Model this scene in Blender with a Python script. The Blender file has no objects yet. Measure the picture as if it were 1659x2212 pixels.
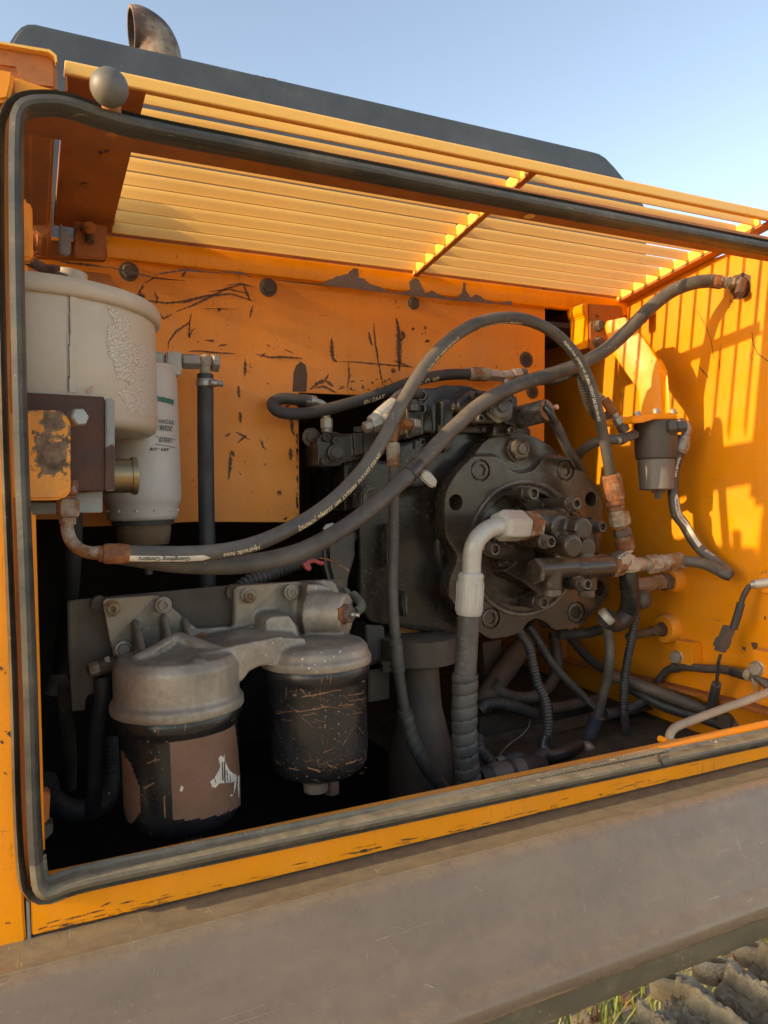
import bpy, bmesh, math, random
from mathutils import Vector as V, Matrix
random.seed(7)
S = bpy.context.scene
COL = S.collection
# ------------------------------------------------------------------ camera
F, CX, CY = 1630.0, 829.5, 1106.0          # picture units of the 1659 x 2212 view
CAM = V((0, -.8, 1.65))
ax = V((4250-CX, 1010-CY, F)).normalized()
dn = V((.02, 1, -(.02*(4250-CX)+(1010-CY))/F)).normalized()
ay = ax.cross(dn)
M3 = Matrix((ax, ay, -dn))                 # picture ray -> world
cd = bpy.data.cameras.new('camera'); cam = bpy.data.objects.new('camera', cd); COL.objects.link(cam)
R = Matrix(((M3[0][0], -M3[0][1], -M3[0][2]), (M3[1][0], -M3[1][1], -M3[1][2]), (M3[2][0], -M3[2][1], -M3[2][2])))
cam.matrix_world = Matrix.Translation(CAM) @ R.to_4x4()
cd.sensor_fit = 'HORIZONTAL'; cd.sensor_width = 36; cd.lens = 36*F/1659
cd.clip_start = .02; cd.clip_end = 3000
cd.dof.use_dof = True; cd.dof.focus_distance = 1.05; cd.dof.aperture_fstop = 16
S.camera = cam
# ------------------------------------------------------------------ light
SUN_EL, SUN_ROT = math.radians(19), math.radians(267.5)
w = bpy.data.worlds.new('World'); S.world = w; w.use_nodes = True
nt = w.node_tree; bg = nt.nodes['Background']
sky = nt.nodes.new('ShaderNodeTexSky'); sky.sky_type = 'NISHITA'; sky.sun_disc = False
sky.sun_elevation = SUN_EL; sky.sun_rotation = SUN_ROT; sky.air_density = .8; sky.altitude = 300; sky.dust_density = 1.1; sky.ozone_density = 1.3
nt.links.new(sky.outputs[0], bg.inputs[0]); bg.inputs[1].default_value = .14
sl = bpy.data.lights.new('sun', 'SUN'); sl.energy = 2.0; sl.angle = math.radians(.5); sl.color = (1, .83, .60)
so = bpy.data.objects.new('sun', sl); COL.objects.link(so)
sdir = V((math.sin(SUN_ROT)*math.cos(SUN_EL), math.cos(SUN_ROT)*math.cos(SUN_EL), math.sin(SUN_EL)))
so.rotation_euler = sdir.to_track_quat('Z', 'Y').to_euler(); so.location = (-3, -1, 5)
vs = S.view_settings; vs.view_transform = 'Standard'; vs.look = 'None'; vs.gamma = 1; vs.exposure = 1.7
vs.use_white_balance = True; vs.white_balance_temperature = 8800; vs.white_balance_tint = 10
S.render.engine = 'CYCLES'; S.cycles.max_bounces = 10; S.cycles.diffuse_bounces = 7
S.render.resolution_x = 768; S.render.resolution_y = 1024
# ------------------------------------------------------------------ picture -> place
K = {0: (1, 0, 0), 1: (1/3, 0, 0), 2: (1/3, 553, 162), 3: (1/3, 1106, 270), 4: (1/3, 0, 553), 5: (1/3, 553, 648), 6: (1/3, 1106, 756),
     7: (1/3, 0, 1080), 8: (1/3, 378, 1188), 9: (.293, 864, 864), 10: (1/3, 756, 1242), 11: (.2838, 1188, 1134),
     12: (1/3, 0, 1566), 13: (1/3, 1106, 1659), 14: (.3828, 553, 1566), 15: (.2197, 216, 702)}
def k(i, x, y): s, a, b = K[i]; return x*s+a, y*s+b
def ray(u, v): return M3 @ V((u-CX, v-CY, F))
def P(u, v, Y): r = ray(u, v); return CAM + r*((Y-CAM.y)/r.y)
def PX(u, v, X): r = ray(u, v); return CAM + r*((X-CAM.x)/r.x)
def PZ(u, v, Z): r = ray(u, v); return CAM + r*((Z-CAM.z)/r.z)
def kp(i, x, y, Y): return P(*k(i, x, y), Y)
def size(n, p): return n*((M3.transposed() @ (p-CAM)).z)/F      # n picture units at the depth of p, in metres
def pix(p): q = M3.transposed() @ (p-CAM); return q.x/q.z*F+CX, q.y/q.z*F+CY
# ------------------------------------------------------------------ objects
def tag(o, label=None, cat=None, group=None, kind=None):
    for a, b in (('label', label), ('category', cat), ('group', group), ('kind', kind)):
        if b: o[a] = b
    return o
def thing(name, loc, label, cat, group=None):
    o = bpy.data.objects.new(name, None); COL.objects.link(o); o.location = loc; o.empty_display_size = .02
    return tag(o, label, cat, group)
def wloc(o):
    p = V((0, 0, 0))
    while o: p += o.location; o = o.parent
    return p
def frame(axis):
    a = V(axis).normalized(); t = V((0, 0, 1)) if abs(a.z) < .9 else V((1, 0, 0))
    x = t.cross(a).normalized(); return x, a.cross(x), a
class MB:
    def __init__(s): s.v = []; s.f = []
    def add(s, vs_, fs): n = len(s.v); s.v += [V(p) for p in vs_]; s.f += [tuple(i+n for i in f_) for f_ in fs]; return s
    def box(s, x0, x1, y0, y1, z0, z1):
        return s.add([(x, y, z) for x in (x0, x1) for y in (y0, y1) for z in (z0, z1)],
                     [(0, 1, 3, 2), (4, 6, 7, 5), (0, 4, 5, 1), (2, 3, 7, 6), (0, 2, 6, 4), (1, 5, 7, 3)])
    def prism(s, pts, off):
        n = len(pts); off = V(off); q = [V(p) for p in pts]
        return s.add(q+[p+off for p in q], [tuple(range(n)), tuple(range(2*n-1, n-1, -1))]+[(i, i+n, (i+1) % n+n, (i+1) % n) for i in range(n)])
    def prof(s, yz, x0, x1, closed=True, nx=1):
        n = len(yz); vs_ = []; fs = []
        for j in range(nx+1):
            x = x0+(x1-x0)*j/nx; vs_ += [(x, y, z) for y, z in yz]
        m = n if closed else n-1
        for j in range(nx):
            fs += [(j*n+i, j*n+(i+1) % n, (j+1)*n+(i+1) % n, (j+1)*n+i) for i in range(m)]
        if closed: fs += [tuple(range(n-1, -1, -1)), tuple(nx*n+i for i in range(n))]
        return s.add(vs_, fs)
    def lathe(s, o, axis, pr_, seg=32, ph=0, cap=True):
        x, y, a = frame(axis); o = V(o); vs_ = []; fs = []; n = len(pr_)
        for t, r in pr_:
            for j in range(seg):
                an = ph+2*math.pi*j/seg; vs_.append(o+a*t+(x*math.cos(an)+y*math.sin(an))*max(r, 1e-5))
        for i in range(n-1):
            for j in range(seg):
                j2 = (j+1) % seg; fs.append((i*seg+j, i*seg+j2, (i+1)*seg+j2, (i+1)*seg+j))
        if cap: fs += [tuple(range(seg-1, -1, -1)), tuple((n-1)*seg+j for j in range(seg))]
        return s.add(vs_, fs)
    def ball(s, c, r, sz=1, seg=24, axis=(0, 0, 1)):
        pr_ = [(-r*sz*math.cos(math.pi*i/12), r*math.sin(math.pi*i/12)) for i in range(13)]
        return s.lathe(c, axis, pr_, seg)
    def tube(s, pts, rf, seg=16, cap=True):
        n = len(pts); x = None; vs_ = []; fs = []; L = 0
        for i in range(n):
            t = (pts[min(i+1, n-1)]-pts[max(i-1, 0)]).normalized()
            if x is None: x = frame(t)[0]
            x = (x-t*x.dot(t)).normalized(); y = t.cross(x)
            if i: L += (pts[i]-pts[i-1]).length
            r = rf(L) if callable(rf) else rf
            for j in range(seg):
                an = 2*math.pi*j/seg
                vs_.append(pts[i]+(x*math.cos(an)+y*math.sin(an))*r)
        for i in range(n-1):
            for j in range(seg):
                j2 = (j+1) % seg; fs.append((i*seg+j, i*seg+j2, (i+1)*seg+j2, (i+1)*seg+j))
        if cap: fs += [tuple(range(seg-1, -1, -1)), tuple((n-1)*seg+j for j in range(seg))]
        return s.add(vs_, fs)
    def build(s, name, mat, parent=None, bev=0, ang=35, smooth=True, segs=2, mods=None):
        o_ = wloc(parent)
        me = bpy.data.meshes.new(name); me.from_pydata([tuple(p-o_) for p in s.v], [], s.f)
        bm = bmesh.new(); bm.from_mesh(me)
        bmesh.ops.recalc_face_normals(bm, faces=bm.faces)
        if bev:
            ed = [e for e in bm.edges if len(e.link_faces) == 2 and e.calc_face_angle(0) > math.radians(ang)]
            try: bmesh.ops.bevel(bm, geom=ed, offset=bev, segments=segs, affect='EDGES', clamp_overlap=True)
            except Exception: pass
        bm.to_mesh(me); bm.free()
        ob = bpy.data.objects.new(name, me); COL.objects.link(ob); ob.parent = parent
        if mods:
            for t, kw in mods:
                m = ob.modifiers.new(t, t)
                for a, b in kw.items(): setattr(m, a, b)
            dg = bpy.context.evaluated_depsgraph_get(); me2 = bpy.data.meshes.new_from_object(ob.evaluated_get(dg))
            ob.modifiers.clear(); ob.data = me2; me = me2; me.name = name
        me.materials.clear(); me.materials.append(mat)
        if smooth:
            me.polygons.foreach_set('use_smooth', [True]*len(me.polygons))
            me.set_sharp_from_angle(angle=math.radians(ang+5))
        return ob
def cast_mods(vox=.004, it=3): return [('REMESH', dict(mode='VOXEL', voxel_size=vox, use_smooth_shade=True)), ('SMOOTH', dict(factor=.5, iterations=it))]
def dup(ob, parent, loc=None, rot=None, scale=None):
    c = ob.copy(); COL.objects.link(c); c.parent = parent
    if loc is not None: c.location = V(loc)-wloc(parent)
    if rot is not None: c.rotation_euler = rot
    if scale is not None: c.scale = scale
    return c
def spl(pts, n=10):
    q = [pts[0]*2-pts[1]]+list(pts)+[pts[-1]*2-pts[-2]]; out = []
    for i in range(1, len(q)-2):
        a, b, c, d = q[i-1:i+3]
        for j in range(n):
            t = j/n
            out.append(.5*((2*b)+(c-a)*t+(2*a-5*b+4*c-d)*t*t+(3*b-a-3*c+d)*t**3))
    out.append(pts[-1]); return out
def resample(pts, step):
    L = [0]
    for a, b in zip(pts, pts[1:]): L.append(L[-1]+(b-a).length)
    n = max(2, int(L[-1]/step)); out = []; i = 0
    for j in range(n+1):
        t = L[-1]*j/n
        while i < len(L)-2 and L[i+1] < t: i += 1
        out.append(pts[i].lerp(pts[i+1], (t-L[i])/max(1e-9, L[i+1]-L[i])))
    return out
def path(l, n=10, i=0): return spl([P(*k(i, a, b), c) for a, b, c in l], n)
# ------------------------------------------------------------------ materials
class NT:
    def __init__(s, name):
        s.m = bpy.data.materials.new(name); s.m.use_nodes = True; s.t = s.m.node_tree; s.b = s.t.nodes['Principled BSDF']
        s.tc = s.t.nodes.new('ShaderNodeTexCoord').outputs['Object']; s.oi = s.t.nodes.new('ShaderNodeObjectInfo')
    def n(s, typ, ins={}, **kw):
        nd = s.t.nodes.new(typ)
        for a, b in kw.items(): setattr(nd, a, b)
        for a, b in ins.items():
            if isinstance(b, bpy.types.NodeSocket): s.t.links.new(b, nd.inputs[a])
            else: nd.inputs[a].default_value = b
        return nd
    def noise(s, sc, det=4, rough=.55, dist=0, vec=None, st=None, off=0):
        v = vec or s.tc
        mp = s.n('ShaderNodeMapping', {0: v, 1: (off, off*1.7, -off), 3: st or (1, 1, 1)})
        return s.n('ShaderNodeTexNoise', {'Vector': mp.outputs[0], 'Scale': sc, 'Detail': det, 'Roughness': rough, 'Distortion': dist}).outputs[0]
    def ramp(s, x, a, b, c=0., d=1.):
        return s.n('ShaderNodeMapRange', {0: x, 1: a, 2: b, 3: c, 4: d}).outputs[0]
    def mix(s, fac, a, b):
        nd = s.n('ShaderNodeMix', data_type='RGBA')
        for i, x in ((0, fac), (6, a), (7, b)):
            if isinstance(x, bpy.types.NodeSocket): s.t.links.new(x, nd.inputs[i])
            else: nd.inputs[i].default_value = x if i == 0 else (*x, 1)
        return nd.outputs[2]
    def math(s, op, a, b=0.): return s.n('ShaderNodeMath', {0: a, 1: b}, operation=op).outputs[0]
    def out(s, col, rough, bump=None, bs=.3, bd=.002, metal=0, spec=.5):
        for nm, x in (('Base Color', col), ('Roughness', rough), ('Metallic', metal), ('Specular IOR Level', spec)):
            if isinstance(x, bpy.types.NodeSocket): s.t.links.new(x, s.b.inputs[nm])
            else: s.b.inputs[nm].default_value = (*x, 1) if nm == 'Base Color' else x
        if bump is not None:
            bn = s.n('ShaderNodeBump', {'Strength': bs, 'Distance': bd, 'Height': bump}); s.t.links.new(bn.outputs[0], s.b.inputs['Normal'])
        return s.m
def sc3(c, f): return tuple(x*f for x in c)
def weather(name, base, rough=.5, var=.25, chip=0, chipcol=(.045, .028, .02), chipscale=26, dust=.3, dustcol=(.33, .26, .18), updust=.5,
            scratch=0, scratchcol=None, fine=.3, metal=0, streak=0, streakcol=(.12, .05, .02), bump=.25, speck=0, st=(1, 1, 1), edge=0, edgecol=(.2, .17, .14), smudge=0, spec=.5):
    t = NT(name)
    big = t.noise(7, 5, .6); col = t.mix(t.ramp(big, .3, .7), sc3(base, 1-var), sc3(base, 1+var*.6))
    f = t.noise(160, 3, .7); col = t.mix(t.ramp(f, .45, .75, 0, fine), col, sc3(base, .55))
    r = t.ramp(t.noise(22, 5, .65), .3, .7, max(.05, rough-.13), min(1, rough+.15))
    h = t.math('MULTIPLY', f, .25)
    if streak:
        sn = t.noise(18, 5, .65, st=(1, 1, .14), off=3); col = t.mix(t.ramp(sn, .53, .75, 0, streak), col, streakcol)
    d = t.ramp(t.noise(13, 7, .7, off=5, st=st), .42, .72, 0, dust); col = t.mix(d, col, dustcol)
    if updust:
        g = t.n('ShaderNodeNewGeometry').outputs['Normal']; z = t.n('ShaderNodeSeparateXYZ', {0: g}).outputs[2]
        u = t.math('MULTIPLY', t.ramp(z, .25, .95), t.ramp(t.noise(45, 5, .7, off=9), .3, .6)); u = t.math('MULTIPLY', u, updust)
        col = t.mix(u, col, dustcol); r = t.math('MAXIMUM', r, t.math('MULTIPLY', u, .9))
    if smudge:
        sn = t.noise(5, 9, .72, dist=1.6, off=21); sm = t.math('MULTIPLY', t.ramp(sn, .5, .66), t.ramp(t.noise(30, 5, .7, off=3), .35, .65))
        col = t.mix(t.math('MULTIPLY', sm, smudge), col, dustcol); r = t.math('MAXIMUM', r, t.math('MULTIPLY', sm, .6))
    if edge:
        pt = t.n('ShaderNodeNewGeometry').outputs['Pointiness']; em = t.math('MULTIPLY', t.ramp(pt, .515, .56), t.ramp(t.noise(50, 5, .7, off=13), .35, .6))
        col = t.mix(t.math('MULTIPLY', em, edge), col, edgecol)
        cv = t.math('MULTIPLY', t.ramp(pt, .485, .45), t.ramp(t.noise(40, 5, .7, off=17), .4, .6)); col = t.mix(t.math('MULTIPLY', cv, edge), col, dustcol)
    if scratch:
        for q, (sx, off) in enumerate((((1, 1, 14), 1), ((14, 1, 1), 7))):
            sn = t.noise(26, 6, .62, dist=.6, st=sx, off=off); m = t.math('MULTIPLY', t.ramp(sn, .655, .67), t.ramp(t.noise(6, 2, off=off+2), .5, .6))
            col = t.mix(t.math('MULTIPLY', m, scratch), col, scratchcol or chipcol); h = t.math('SUBTRACT', h, t.math('MULTIPLY', m, .5))
    if chip:
        cn = t.noise(chipscale, 8, .68, off=11); th = .72-chip*.22
        m = t.math('MULTIPLY', t.ramp(cn, th, th+.012), 1.0)
        col = t.mix(m, col, t.mix(t.ramp(t.noise(90, 4, off=4), .35, .65), sc3(chipcol, .5), sc3(chipcol, 1.6))); r = t.math('MAXIMUM', r, t.math('MULTIPLY', m, .8))
        h = t.math('SUBTRACT', h, t.math('MULTIPLY', m, .8))
    if speck:
        vo = t.n('ShaderNodeTexVoronoi', {'Vector': t.tc, 'Scale': 140.}).outputs[0]
        m = t.math('MULTIPLY', t.ramp(vo, .16, .1), t.ramp(t.noise(14, 3, off=2), .5, .62)); col = t.mix(t.math('MULTIPLY', m, speck), col, (.62, .57, .5))
    return t.out(col, r, h, bump, .0015, metal, spec)
def rustmat(name, a=(.32, .11, .03), b=(.09, .035, .02), c=None, camt=.5, metal=0, sc=60):
    t = NT(name); n1 = t.noise(sc, 6, .7); col = t.mix(t.ramp(n1, .35, .65), b, a)
    if c: col = t.mix(t.ramp(t.noise(sc*.45, 6, .7, off=3), camt-.06, camt+.08), col, c)
    col = t.mix(t.ramp(t.noise(sc*3, 3, .7, off=8), .55, .75, 0, .5), col, sc3(b, .5))
    return t.out(col, t.ramp(n1, .3, .7, .6, .9), n1, .5, .002, metal)
YEL = (.93, .30, .007)
yel = weather('yellow_paint', YEL, .42, .12, chip=.13, dust=.07, scratch=.5, updust=.35, fine=.12, streak=.18, streakcol=(.35, .11, .02))
yel_panel = weather('yellow_paint_inner_panel', (.76, .235, .016), .48, .14, chip=.15, dust=.12, scratch=.45, updust=.5, fine=.15, streak=.25, streakcol=(.42, .13, .02))
yel_clean = weather('yellow_paint_wall', (.76, .25, .008), .5, .10, chip=.06, dust=.10, scratch=.35, updust=.5, fine=.10, streak=.15, streakcol=(.45, .16, .02))
yel_slat_lit = weather('yellow_paint_louvre_lit', (.88, .47, .10), .38, .05, chip=.02, dust=.2, dustcol=(.75, .5, .2), updust=.4, fine=.08)  # same yellow paint, paled: the sunlit sheen is put into the colour
yel_dirty_shade = weather('grimy_shaded_orange_paint', (.46, .14, .028), .6, .3, chip=.28, dust=.3, dustcol=(.14, .09, .06), updust=.3, fine=.4, streak=.5, streakcol=(.10, .04, .02))  # grime; on grille undersides this dark tone also stands in for shade
yel_rusty = weather('rust_streaked_yellow', YEL, .6, .25, chip=.75, chipcol=(.16, .10, .06), chipscale=16, dust=.5, dustcol=(.45, .3, .15), fine=.4, streak=.6)
primer = weather('bare_primer_metal', (.17, .12, .10), .7, .3, dust=.4, dustcol=(.08, .05, .04), updust=.1, chip=.2)
hoodm = weather('dark_grey_hood_paint', (.058, .068, .075), .38, .15, dust=.25, dustcol=(.2, .2, .19), updust=.2, fine=.1, speck=.35)
skirtm = weather('grey_brown_skirt_paint', (.135, .098, .073), .25, .15, spec=.5, dust=.4, dustcol=(.22, .17, .12), updust=.55, fine=.3, scratch=.55, scratchcol=(.36, .3, .23), speck=.15, st=(.25, 1, 1), smudge=.35)
skirtlow = weather('dusty_lower_skirt', (.085, .08, .06), .5, .2, dust=.6, dustcol=(.2, .175, .115), updust=.5, scratch=.8, scratchcol=(.34, .3, .2), speck=.5, st=(.3, 1, 1), smudge=.5)
ledgem = weather('dirt_packed_ledge', (.10, .085, .07), .55, .3, dust=.5, dustcol=(.24, .19, .12), updust=.55, fine=.5, scratch=.6, scratchcol=(.45, .37, .25), st=(.2, 1, 1), smudge=.8, bump=.8)
rub = weather('door_seal_rubber', (.028, .029, .028), .42, .25, dust=.6, dustcol=(.15, .125, .09), updust=.85, fine=.25, scratch=.6, scratchcol=(.34, .28, .18), speck=.2, st=(.22, 1, 1), smudge=.6)
hosem = weather('hose_rubber', (.056, .048, .042), .55, .2, dust=.45, dustcol=(.2, .165, .13), updust=.45, fine=.2, speck=.5)
hosedark = weather('dark_hose_rubber', (.026, .026, .028), .6, .2, dust=.3, dustcol=(.11, .09, .07), updust=.3, fine=.2)
wrapm = weather('spiral_wrap_plastic', (.06, .056, .052), .6, .2, dust=.5, dustcol=(.2, .17, .13), updust=.4, fine=.3)
conduit = weather('corrugated_conduit_plastic', (.035, .034, .036), .5, .2, dust=.35, dustcol=(.16, .12, .08), updust=.4)
tapem = weather('black_tape', (.018, .018, .02), .32, .2, dust=.15, updust=.2)
castm = weather('black_brown_cast_paint', (.038, .025, .018), .23, .2, spec=.45, chip=0, dust=.22, dustcol=(.14, .10, .065), updust=.45, fine=.2, speck=.3, bump=.12, edge=.6, edgecol=(.16, .13, .11))
castd = weather('dark_cast_paint', (.022, .0165, .0135), .24, .2, spec=.32, dust=.2, dustcol=(.09, .075, .06), updust=.45, fine=.2, speck=.4, bump=.12, edge=.6, edgecol=(.13, .12, .11))
alum = weather('grimy_cast_aluminium', (.36, .30, .235), .5, .35, chip=0, dust=.75, dustcol=(.09, .07, .055), updust=.4, fine=.35, metal=.35, speck=1, bump=.4, streak=.6, streakcol=(.06, .048, .038), edge=.5, edgecol=(.42, .36, .28))
enamel = weather('black_enamel_scuffed', (.011, .012, .014), .30, .2, chip=.2, chipcol=(.17, .075, .035), chipscale=22, dust=.12, dustcol=(.08, .055, .04), updust=.4, scratch=1, scratchcol=(.3, .14, .06), speck=.5, st=(1, 1, 3))
labelm = weather('faded_brown_label', (.17, .075, .045), .6, .2, chip=.12, chipcol=(.05, .02, .015), chipscale=40, dust=.2, updust=0, streak=.4, streakcol=(.08, .035, .02))
beige = weather('aged_white_paint', (.50, .415, .33), .42, .1, chip=.05, chipcol=(.1, .07, .05), dust=.45, dustcol=(.42, .32, .2), updust=.5, fine=.12, streak=.3, streakcol=(.35, .25, .14))
fwhite = weather('grey_white_filter_paint', (.50, .46, .42), .36, .08, dust=.25, dustcol=(.36, .29, .22), updust=.5, fine=.15, streak=.25, streakcol=(.35, .27, .2))
zinc = weather('dull_zinc_fitting', (.34, .31, .27), .45, .25, chip=.3, chipcol=(.3, .13, .04), chipscale=60, dust=.4, dustcol=(.28, .2, .12), metal=.55, updust=.3, fine=.3, bump=.4)
zinc_pale = weather('pale_corroded_zinc', (.50, .48, .43), .55, .2, chip=.08, chipcol=(.3, .14, .05), chipscale=40, dust=.5, dustcol=(.34, .29, .22), metal=.3, updust=.3, fine=.35, bump=.5)
rust = rustmat('orange_rust', c=(.42, .36, .28), camt=.6)
rust_plate = rustmat('dark_brown_rust_plate', (.12, .055, .035), (.06, .028, .02), sc=30)
rust_pale = rustmat('rusty_zinc', (.30, .125, .035), (.12, .055, .025), (.31, .27, .21), .48)
steel = weather('dark_steel', (.06, .055, .052), .5, .3, chip=.15, chipcol=(.15, .07, .04), dust=.4, dustcol=(.14, .10, .07), updust=.5)
brown = weather('brown_grimed_steel', (.085, .06, .045), .6, .3, chip=.2, chipcol=(.2, .1, .06), dust=.5, dustcol=(.16, .11, .07), updust=.5, streak=.4, streakcol=(.03, .02, .015))
galv = weather('galvanised_plate', (.26, .27, .27), .5, .2, chip=.3, chipcol=(.16, .07, .04), chipscale=18, dust=.3, metal=.3)
gold = weather('gold_passivated_steel', (.34, .25, .14), .38, .2, dust=.5, dustcol=(.3, .2, .1), metal=.85, updust=.3)
brass = rustmat('stained_bowl_plastic', (.16, .10, .05), (.10, .065, .04), (.2, .17, .13), .55, sc=14)
bare = weather('scuffed_bare_steel', (.45, .43, .40), .38, .2, dust=.3, dustcol=(.25, .2, .14), metal=.8)
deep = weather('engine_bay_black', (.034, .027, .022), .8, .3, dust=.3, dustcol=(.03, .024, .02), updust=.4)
floorm = weather('oily_floor_pan', (.03, .022, .016), .7, .3, dust=.6, dustcol=(.11, .075, .045), updust=.7)
greentape = weather('green_tape', (.05, .075, .06), .6, .2); redm = weather('red_plastic', (.42, .05, .05), .5, .2, dust=.2, updust=.2)
bleedm = weather('rust_bleed', (.42, .13, .025), .7, .35, dust=.3, dustcol=(.22, .09, .03), updust=0)
chipm = weather('chipped_to_metal', (.085, .045, .028), .75, .4, dust=.3, dustcol=(.12, .06, .03), updust=0, bump=.5)
def plainm(name, c, r=.6, metal=0):
    t = NT(name); return t.out(t.mix(t.ramp(t.noise(60, 4), .35, .65), sc3(c, .8), sc3(c, 1.1)), r, metal=metal)
inkg = plainm('grey_ink', (.09, .10, .11)); inkteal = plainm('teal_ink', (.02, .14, .11)); inkw = plainm('white_ink', (.68, .65, .58)); inkb = plainm('black_ink', (.02, .02, .02)); paperm = plainm('white_paper', (.62, .55, .46)); hosetan = plainm('tan_hose_stripe', (.62, .50, .32)); redink = plainm('red_ink', (.35, .12, .08))
rubd = weather('dust_caked_seal_rubber', (.075, .068, .055), .5, .3, dust=.85, dustcol=(.22, .18, .12), updust=.9, fine=.4, scratch=.9, scratchcol=(.42, .34, .21), chip=.25, chipcol=(.40, .32, .2), chipscale=30, speck=.3, st=(.18, 1, 1), smudge=.7, bump=.5)
def crackmat():
    t = NT('crazed_white_paint'); v = t.n('ShaderNodeMapping', {0: t.tc, 3: (1, 1, 1.5)}).outputs[0]
    dv = t.n('ShaderNodeVectorMath', {0: v, 1: t.n('ShaderNodeVectorMath', {0: t.n('ShaderNodeTexNoise', {'Vector': v, 'Scale': 60.}).outputs[1], 1: (.006, .006, .006)}, operation='MULTIPLY').outputs[0]}, operation='ADD').outputs[0]
    vo = t.n('ShaderNodeTexVoronoi', {'Vector': dv, 'Scale': 175.}, feature='DISTANCE_TO_EDGE').outputs[0]
    m = t.ramp(vo, .02, .07); return t.out(t.mix(t.math('MULTIPLY', t.noise(9, 4, .6), 1), t.mix(m, (.33, .25, .17), (.60, .52, .43)), (.50, .42, .33)), .4, m, .6, .001)
crack = crackmat()
def groundmat():
    t = NT('dry_soil'); n1 = t.noise(3, 8, .7); n2 = t.noise(40, 6, .7, off=2)
    col = t.mix(t.ramp(n1, .3, .7), (.38, .27, .17), (.60, .45, .30)); col = t.mix(t.ramp(n2, .4, .7, 0, .7), col, (.50, .36, .23)); return t.out(col, .95, n2, 1, .03)
soil = groundmat()
def mudmat():
    t = NT('dried_mud'); n1 = t.noise(9, 8, .7); n2 = t.noise(55, 8, .75, off=2, dist=.5)
    col = t.mix(t.ramp(n1, .35, .65), (.44, .34, .21), (.74, .62, .45)); col = t.mix(t.ramp(t.noise(7, 6, .7, off=6), .62, .66), col, (.34, .16, .07)); return t.out(col, .9, n2, 1, .02)
mud = mudmat()
def grassmat():
    t = NT('grass_blade'); return t.out(t.mix(t.ramp(t.noise(4, 3), .35, .65), (.07, .12, .02), (.24, .24, .06)), .6)
grassm = grassmat()
# ------------------------------------------------------------------ common pieces
def smooth_poly(pl, n=1):
    for _ in range(n):
        o = []
        for a, b in zip(pl, pl[1:]+pl[:1]): o += [(a[0]*.8+b[0]*.2, a[1]*.8+b[1]*.2), (a[0]*.2+b[0]*.8, a[1]*.2+b[1]*.8)]
        pl = o
    return pl
def wob(p, rng=.3): return p
def hexr(af): return af/math.cos(math.pi/6)/2
def socket_bolt(parent, pos, r, mat, axis=(0, -1, 0), h=None, washer=0, name='bolt', ph=.3, hole=True):
    """cap screw with a hexagonal socket; washer adds a sub-part ring"""
    h = h or r*1.0; x = V(axis).normalized(); m = MB(); hs = r*.68
    N = 24; fx, fy, fa = frame(axis); o = V(pos)
    pr_ = [(-h*.3, r), (h*.86, r), (h, r*.88), (h, r*.74)]
    vs_ = []
    for t_, rr in pr_: vs_ += [o+fa*t_+(fx*math.cos(2*math.pi*j/N)+fy*math.sin(2*math.pi*j/N))*rr for j in range(N)]
    def hx(j):
        a_ = 2*math.pi*j/N; d = (a_-ph) % (math.pi/3)-math.pi/6; return hs*.87/math.cos(d)
    for t_ in (h*.985, h*.45): vs_ += [o+fa*t_+(fx*math.cos(2*math.pi*j/N)+fy*math.sin(2*math.pi*j/N))*hx(j) for j in range(N)]
    fs = []
    for i in range(5):
        fs += [(i*N+j, i*N+(j+1) % N, (i+1)*N+(j+1) % N, (i+1)*N+j) for j in range(N)]
    fs.append(tuple(5*N+j for j in range(N))); m.add(vs_, fs)
    ob = m.build(name, mat, parent, ang=40)
    if washer: MB().lathe(o, axis, [(-.001, washer), (r*.22, washer), (r*.3, washer*.93), (r*.3, r*.9)], 28).build('washer', mat, ob)
    return ob
def hex_bolt(parent, pos, af, mat, axis=(0, -1, 0), h=None, name='bolt', ph=.2, washer=0):
    h = h or af*.35; r = hexr(af); m = MB().lathe(pos, axis, [(-h*.2, r*.98), (h*.85, r), (h, r*.86), (h*1.02, r*.4)], 6, ph)
    ob = m.build(name, mat, parent, bev=af*.03, ang=20)
    if washer: MB().lathe(pos, axis, [(-.002, washer), (h*.22, washer), (h*.26, washer*.9)], 24).build('washer', mat, ob)
    return ob
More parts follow.
